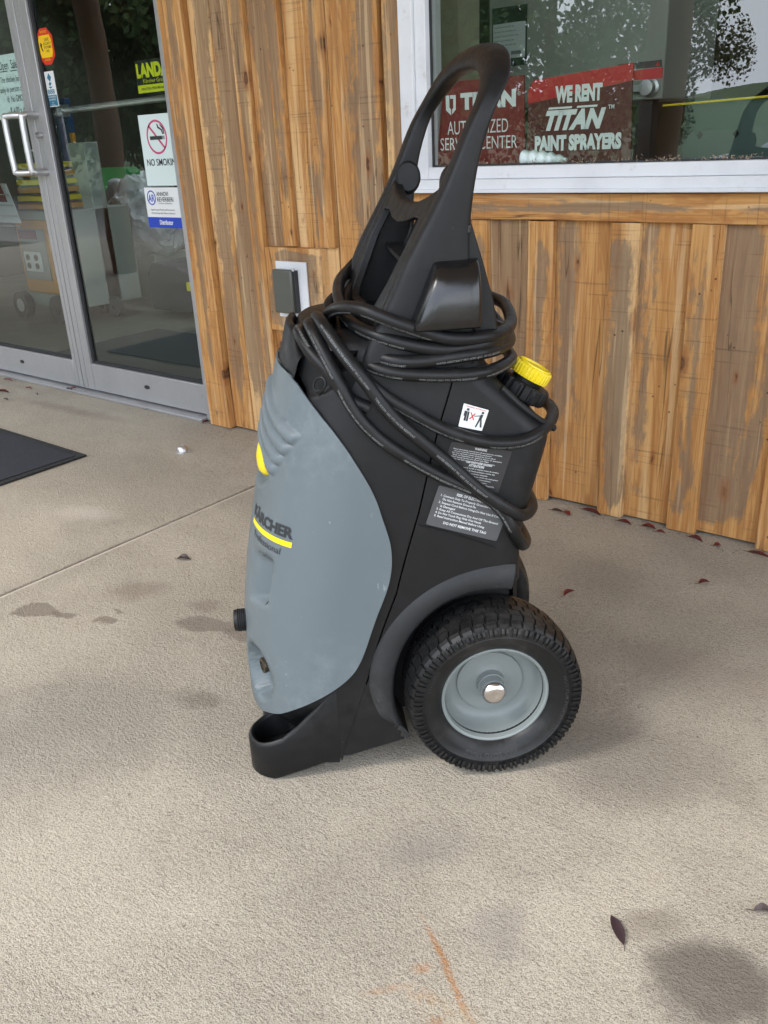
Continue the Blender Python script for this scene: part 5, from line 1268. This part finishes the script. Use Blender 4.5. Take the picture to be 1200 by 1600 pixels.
# ------------------------------------------------------------------ the cable wound round the top
ST = {
'A':[(0.067,-0.13,0.851),(0.078,-0.02,0.849),(0.058,0.1,0.842),(0.012,0.2,0.844),(-0.048,0.235,0.847),(-0.093,0.235,0.855),(-0.155,0.235,0.879),(-0.209,0.21,0.9),(-0.242,0.15,0.895),(-0.26,0.06,0.865),(-0.245,-0.05,0.821)],
'B':[(-0.150,-0.225,0.945),(-0.175,-0.225,0.93),(-0.204,-0.19,0.91),(-0.229,-0.1,0.895),(-0.235,0.02,0.878),(-0.225,0.12,0.867),(-0.193,0.2,0.857),(-0.137,0.225,0.841),(-0.075,0.228,0.83),(-0.008,0.215,0.833),(0.05,0.12,0.822),(0.077,-0.05,0.804)],
'C':[(-0.150,-0.225,0.902),(-0.182,-0.2,0.888),(-0.214,-0.1,0.878),(-0.227,0.0,0.86),(-0.23,0.1,0.839),(-0.206,0.18,0.828),(-0.156,0.226,0.817),(-0.094,0.232,0.816),(-0.025,0.23,0.822),(0.033,0.16,0.815),(0.067,0.05,0.809),(0.06,-.1,.81)],
'D':[(-0.237,0.03,0.861),(-0.241,0.12,0.839),(-0.217,0.19,0.815),(-0.175,0.226,0.801),(-0.113,0.236,0.793),(-0.04,0.236,0.79),(0.014,0.2,0.787),(0.058,0.11,0.782),(0.075,-0.03,0.768),(.06,-.15,.78)],
'E':[(-0.299,0.02,0.82),(-0.311,0.06,0.842),(-0.312,0.125,0.850),(-0.296,0.172,0.828),(-0.268,0.201,0.797),(-0.243,0.219,0.76),(-.21,.222,.74)],
'F':[(-0.283,0.0,0.817),(-0.294,0.06,0.852),(-0.291,0.15,0.862),(-0.261,0.210,0.805),(-0.233,0.227,0.74),(-0.199,0.234,0.695),(-0.151,0.237,0.655),(-0.09,0.239,0.615),(-0.027,0.240,0.58),(0.012,0.241,0.545),(0.038,0.237,0.5),(0.065,0.19,0.45),(0.092,0.1,0.421),(0.097,0.0,0.413),(.07,-.1,.43)],
'G':[(-0.263,0.0,0.821),(-0.279,0.06,0.865),(-0.272,0.165,0.872),(-0.239,0.222,0.825),(-0.207,0.235,0.78),(-0.171,0.240,0.73),(-0.127,0.244,0.685),(-0.079,0.247,0.64),(-0.029,0.250,0.59),(0.015,0.250,0.555),(0.05,0.230,0.528),(0.08,0.18,0.517),(0.101,0.1,0.505),(0.11,0.0,0.492),(.10,-.1,.49)],
'H':[(-0.235,0.15,0.800),(-0.211,0.221,0.79),(-0.173,0.230,0.755),(-0.122,0.232,0.72),(-0.069,0.235,0.69),(-0.011,0.237,0.67),(0.048,0.232,0.666),(0.093,0.2,0.674),(0.134,0.12,0.677),(0.143,0.03,0.672),(0.149,-0.08,0.647)],
}
cable = empty('power_cable', (PWO[0], PWO[1], .8), 0, label='thick black rubber power cable looped around the washer top and down its side', cat='cable')
Mw = Matrix.Translation(PWO) @ Matrix.Rotation(TH, 4, 'Z')
def lw(p): return Mw @ Vector(p)
CR = .0112
# far-side links so that each turn is a real loop
far = {'A': [(-.245,-.05,.821),(-.25,-.15,.85),(-.2,-.225,.86),(-.08,-.235,.85),(.03,-.2,.85),(.067,-.13,.851)],
       'B': [(.077,-.05,.804),(.06,-.16,.83),(.0,-.225,.87),(-.08,-.24,.92),(-.15,-.225,.945)],
       'C': [(.06,-.1,.81),(.02,-.21,.83),(-.06,-.235,.86),(-.150,-.225,.902)]}
texts = ['300V 8 AWG/4 SEOOW WATER RESISTANT 90C (UL) E54864 ', 'TYPE SOOW 105C FT2 WATER RESISTANT ', 'WATER RESISTANT 90C 600V (UL) 8/4 OIL RESISTANT ']
def cable_strand(key):
    P = ST[key]
    if key in far: P = P + far[key][1:]
    pts = catmull([lw((u, -s, w)) for u, s, w in P], 8)
    # gentle waviness, as rubber cable never lies perfectly
    pts = [p + Vector((mnoise.noise(p*9+Vector((3, 0, ord(key)))), mnoise.noise(p*9+Vector((0, 7, ord(key)))), mnoise.noise(p*9+Vector((0, 1, 9+ord(key))))))*.0022 for p in pts]
    bm = bmesh.new(); tube(bm, pts, CR, 16); o = bm2obj('cable_turn', bm, RUBBER, smooth=True); rel(o, cable)
    return pts
def cable_print(pts, i0, i1, rng, side):
    """small white print along the strand"""
    pts = pts[i0:i1]
    if len(pts) < 4: return
    Ls = [0]
    for a, b_ in zip(pts, pts[1:]): Ls.append(Ls[-1]+(b_-a).length)
    tot = Ls[-1]; pos = .01
    bm = bmesh.new()
    cdir = Vector((0, 0, CAM_H))
    def at(l):
        l = min(max(l, 0), tot-1e-5); i = int(np.searchsorted(Ls, l, side='right')-1); i = min(i, len(pts)-2); t = (l-Ls[i])/(Ls[i+1]-Ls[i])
        p = pts[i].lerp(pts[i+1], t); T = (pts[min(i+2, len(pts)-1)]-pts[max(i-1, 0)]).normalized(); return p, T
    k = rng.randrange(3)
    # the print sits on one line of the cable, turned outwards and slightly up or down
    outw = (Matrix.Rotation(TH, 3, 'Z') @ Vector((-.25, -1, .35))).normalized()
    while pos < tot-.02:
        s = texts[k % 3]; k += 1
        V, F, W_ = text_mesh(s, .02); h = .0037
        vs = []
        for x, y in V:
            p, T = at(pos + x*h*.92); o_ = (outw-T*outw.dot(T)).normalized(); up = o_.cross(T).normalized()
            if up.z < 0 and abs(T.z) < .9: up = -up
            ang = side + (y*h)/CR; q = p + (o_*math.cos(ang)+up*math.sin(ang))*(CR+.0003); vs.append(bm.verts.new(q))
        if pos + W_*h*.92 < tot:
            for f in F:
                try: bm.faces.new([vs[i] for i in f])
                except ValueError: pass
        pos += W_*h*.92 + rng.uniform(.012, .05)
    bmesh.ops.delete(bm, geom=[v for v in bm.verts if not v.link_faces], context='VERTS')
    if len(bm.faces): rel(tag(bm2obj('cable_print', bm, PRINTC), kind='stuff'), cable)
    else: bm.free()
PRINTC = flat('cable_ink', (.16, .165, .165), .6)
rng = random.Random(5)
for key, (i0, i1, sd0) in {'A': (40, 78, -1.2), 'B': (20, 72, -1.0), 'C': (24, 76, -.9), 'D': (10, 60, -1.0), 'E': (10, 44, .2), 'F': (16, 84, -.7), 'G': (16, 84, -.35), 'H': (16, 64, -1.0)}.items():
    pts = cable_strand(key); cable_print(pts, i0, i1, rng, sd0)

# ------------------------------------------------------------------ porch roof and posts
rf = empty('porch_roof', (-3, .8, 2.72), label='wooden porch roof over the concrete walk', cat='roof')
PYF = -.8
for i in range(24):
    y = PYF + .155*i
    if y > 2.42: break
    rel(boxo('soffit_plank', -12, 4.5, y, min(y+.15, 2.43), 3.625, 3.65, SOFF, bevel=.002), rf)
rel(boxo('roof_deck', -12.1, 4.6, PYF-.1, 3.0, 3.66, 3.8, BACK), rf)
rel(boxo('fascia', -12.1, 4.6, PYF-.14, PYF-.101, 3.50, 3.82, SOFF), rf); rel(boxo('beam', -12, 4.5, PYF+.13, PYF+.31, 3.4, 3.622, SOFF), rf)
PL = {-7.9: 'peeled log porch post beyond the doormat at the left', -2.25: 'peeled log porch post in the middle of the porch edge', 3.3: 'peeled log porch post at the right end of the walk'}
for x, lb in PL.items():
    bm = bmesh.new(); P = []; R = []
    for i in range(20):
        z = i/19*3.397; P.append((x+.02*math.sin(z*1.7+x), PYF+.22+.015*math.cos(z*2.1), z)); R.append(.125-.012*z/3+.006*math.sin(z*7+x))
    tube(bm, P, R, 20); tag(bm2obj('log_post', bm, LOG, smooth=True), lb, 'post', 'porch posts')

# ------------------------------------------------------------------ trees and car across the lot, seen in the glass
LEAFM = []
for i, c in enumerate([(.055, .10, .028), (.09, .13, .035), (.12, .115, .04)]):
    m, nt, b = newmat('foliage' + 'abc'[i]); oi = N(nt, 'ShaderNodeObjectInfo'); g = N(nt, 'ShaderNodeNewGeometry')
    n = noise_(nt, g.outputs['Position'], .8, 4, .6); cc = mix_(nt, n, [x*.5 for x in c], [x*1.7 for x in c]); L_(nt, cc, b.inputs['Base Color']); b.inputs['Roughness'].default_value = .7; LEAFM.append(m)
def crown_mesh(seed, m):
    r = random.Random(seed); bm = bmesh.new(); blobs = []
    for i in range(34):
        a = r.uniform(0, 6.28); h = r.uniform(.16, 1); rad = (.5*math.sin(math.pi*min(1, (h-.05)/.98))**.7)*r.uniform(.3, 1)
        blobs.append(Vector((math.cos(a)*rad, math.sin(a)*rad, h)))
    for i in range(20000):
        b_ = r.choice(blobs); d = Vector((r.gauss(0, 1), r.gauss(0, 1), r.gauss(0, .8))); d = d.normalized()*(.14*r.random()**.33)
        p = b_ + d; s = r.uniform(.005, .0135); e1 = Vector((r.gauss(0, 1), r.gauss(0, 1), r.gauss(0, 1))).normalized()*s; e2 = e1.cross(Vector((r.gauss(0, 1), r.gauss(0, 1), r.gauss(0, 1))).normalized()) 
        bm.faces.new([bm.verts.new(p+e1), bm.verts.new(p+e2), bm.verts.new(p-e1), bm.verts.new(p-e2)])
    me = bpy.data.meshes.new('crown'); bm.to_mesh(me); bm.free(); me.materials.append(m); return me
def trunk_mesh(seed):
    r = random.Random(seed); bm = bmesh.new()
    tube(bm, [(0, 0, 0), (.01, .01, .2), (-.01, .0, .45), (.02, -.01, .75)], [.028, .022, .017, .006], 10)
    for i in range(7):
        a = r.uniform(0, 6.28); z = r.uniform(.28, .6); tube(bm, [(0, 0, z), (math.cos(a)*.15, math.sin(a)*.15, z+.13), (math.cos(a)*.3, math.sin(a)*.3, z+.22)], [.010, .007, .003], 6)
    me = bpy.data.meshes.new('trunk'); bm.to_mesh(me); bm.free(); me.materials.append(LOG); return me
CM = [crown_mesh(20+i, LEAFM[i]) for i in range(3)]; TM = [trunk_mesh(40+i) for i in range(3)]
TRS = [(-13.0, -19, 8.0, 1, 'yellow green tree reflected in the middle of the window'), (-15.5, -15, 9.5, 0, 'dark green tree next left across the lot'), (-18, -14.5, 10, 1, 'mid green tree standing third from the right across the lot'), (-23, -13.5, 11, 0, 'tall dark tree across from the left post'),
       (-27, -16, 11, 2, 'brownish tree behind the tall dark one'), (-31, -12.5, 12, 0, 'tallest dark tree far left across the lot'), (-36, -9, 11, 1, 'broad green tree at the far left corner of the lot'), (-21, -20, 13, 0, 'high dark tree in the second row'), (-30, -20, 14, 1, 'high green tree at the back left'),
       (-38, -15, 13, 0, 'dark tree behind the far left corner'), (-40, -3, 12, 0, 'dark tree beyond the left end of the walk'), (-16, -32, 7, 2, 'low brownish tree at the back of the field'), (6, -40, 6, 1, 'low green tree far across the field at right'), (-3, -46, 5, 0, 'small dark tree on the far field edge'), (14, -38, 7, 0, 'dark tree farthest right across the field'), (-9, -48, 6, 2, 'small brownish tree on the far field edge')]
for i, (x, y, h, k, lb) in enumerate(TRS):
    t = empty('tree', (x, y, -.24), random.uniform(0, 6), label=lb, cat='tree', group='trees across the parking lot'); t.scale = (h*1.05, h*1.05, h)
    for nm, me in (('crown', CM[k]), ('trunk', TM[k])):
        o = bpy.data.objects.new(nm, me); C.objects.link(o); o.parent = t
# far wooded ridge
bm = bmesh.new(); P = []
for i in range(81):
    x = -300+i*7.5; P.append((x, 7+3.5*mnoise.noise(Vector((x*.03, 0, 0)))+1.5*mnoise.noise(Vector((x*.15, 3, 0)))))
V0 = [bm.verts.new((x, -170, -.3)) for x, z in P]; V1 = [bm.verts.new((x, -185, z)) for x, z in P]; V2 = [bm.verts.new((x, -230, -.3)) for x, z in P]
for i in range(80):
    bm.faces.new((V0[i], V0[i+1], V1[i+1], V1[i])); bm.faces.new((V1[i], V1[i+1], V2[i+1], V2[i]))
tag(bm2obj('hills', bm, LEAFM[0]), kind='structure')
# white car in the lot
car = empty('parked_car', (-2.6, -8.5, -.15), math.radians(8), label='white car parked in the lot opposite the window', cat='car')
CW = flat('car_paint', (.62, .63, .65), .25); CGL = flat('car_glass', (.02, .025, .03), .1)
prf = [(-2.15, .35), (-2.2, .62), (-2.1, .80), (-1.55, .90), (-1.15, .96), (-.45, 1.40), (.55, 1.44), (1.25, 1.05), (1.95, .98), (2.15, .85), (2.2, .45), (2.1, .32)]
bm = bmesh.new(); prism(bm, prf, -.86, .86); bm2obj('car_body', bm, CW, car, bevel=.07, seg=3)
for sg in (1, -1):
    bm = bmesh.new(); prism(bm, [(-.98, .98), (-.42, 1.33), (.03, 1.36), (.03, .99)], sg*.862, sg*.872); bm2obj('side_window', bm, CGL, car)
    bm = bmesh.new(); prism(bm, [(.09, .99), (.09, 1.36), (.52, 1.37), (1.08, 1.03)], sg*.862, sg*.872); bm2obj('side_window', bm, CGL, car)
    for x in (-1.35, 1.35):
        bm = bmesh.new(); lathe(bm, [(-.1, .15), (-.1, .33), (.1, .33), (.1, .15)], (x, sg*.80, .33), (0, 1, 0), 28, closed=True); wo = bm2obj('car_wheel', bm, DGREY, car, smooth=True)
        bm = bmesh.new(); lathe(bm, [(-.105, 0), (-.105, .2), (.105, .2), (.105, 0)], (x, sg*.80, .33), (0, 1, 0), 20); bm2obj('wheel_rim', bm, STEEL, wo, smooth=True)
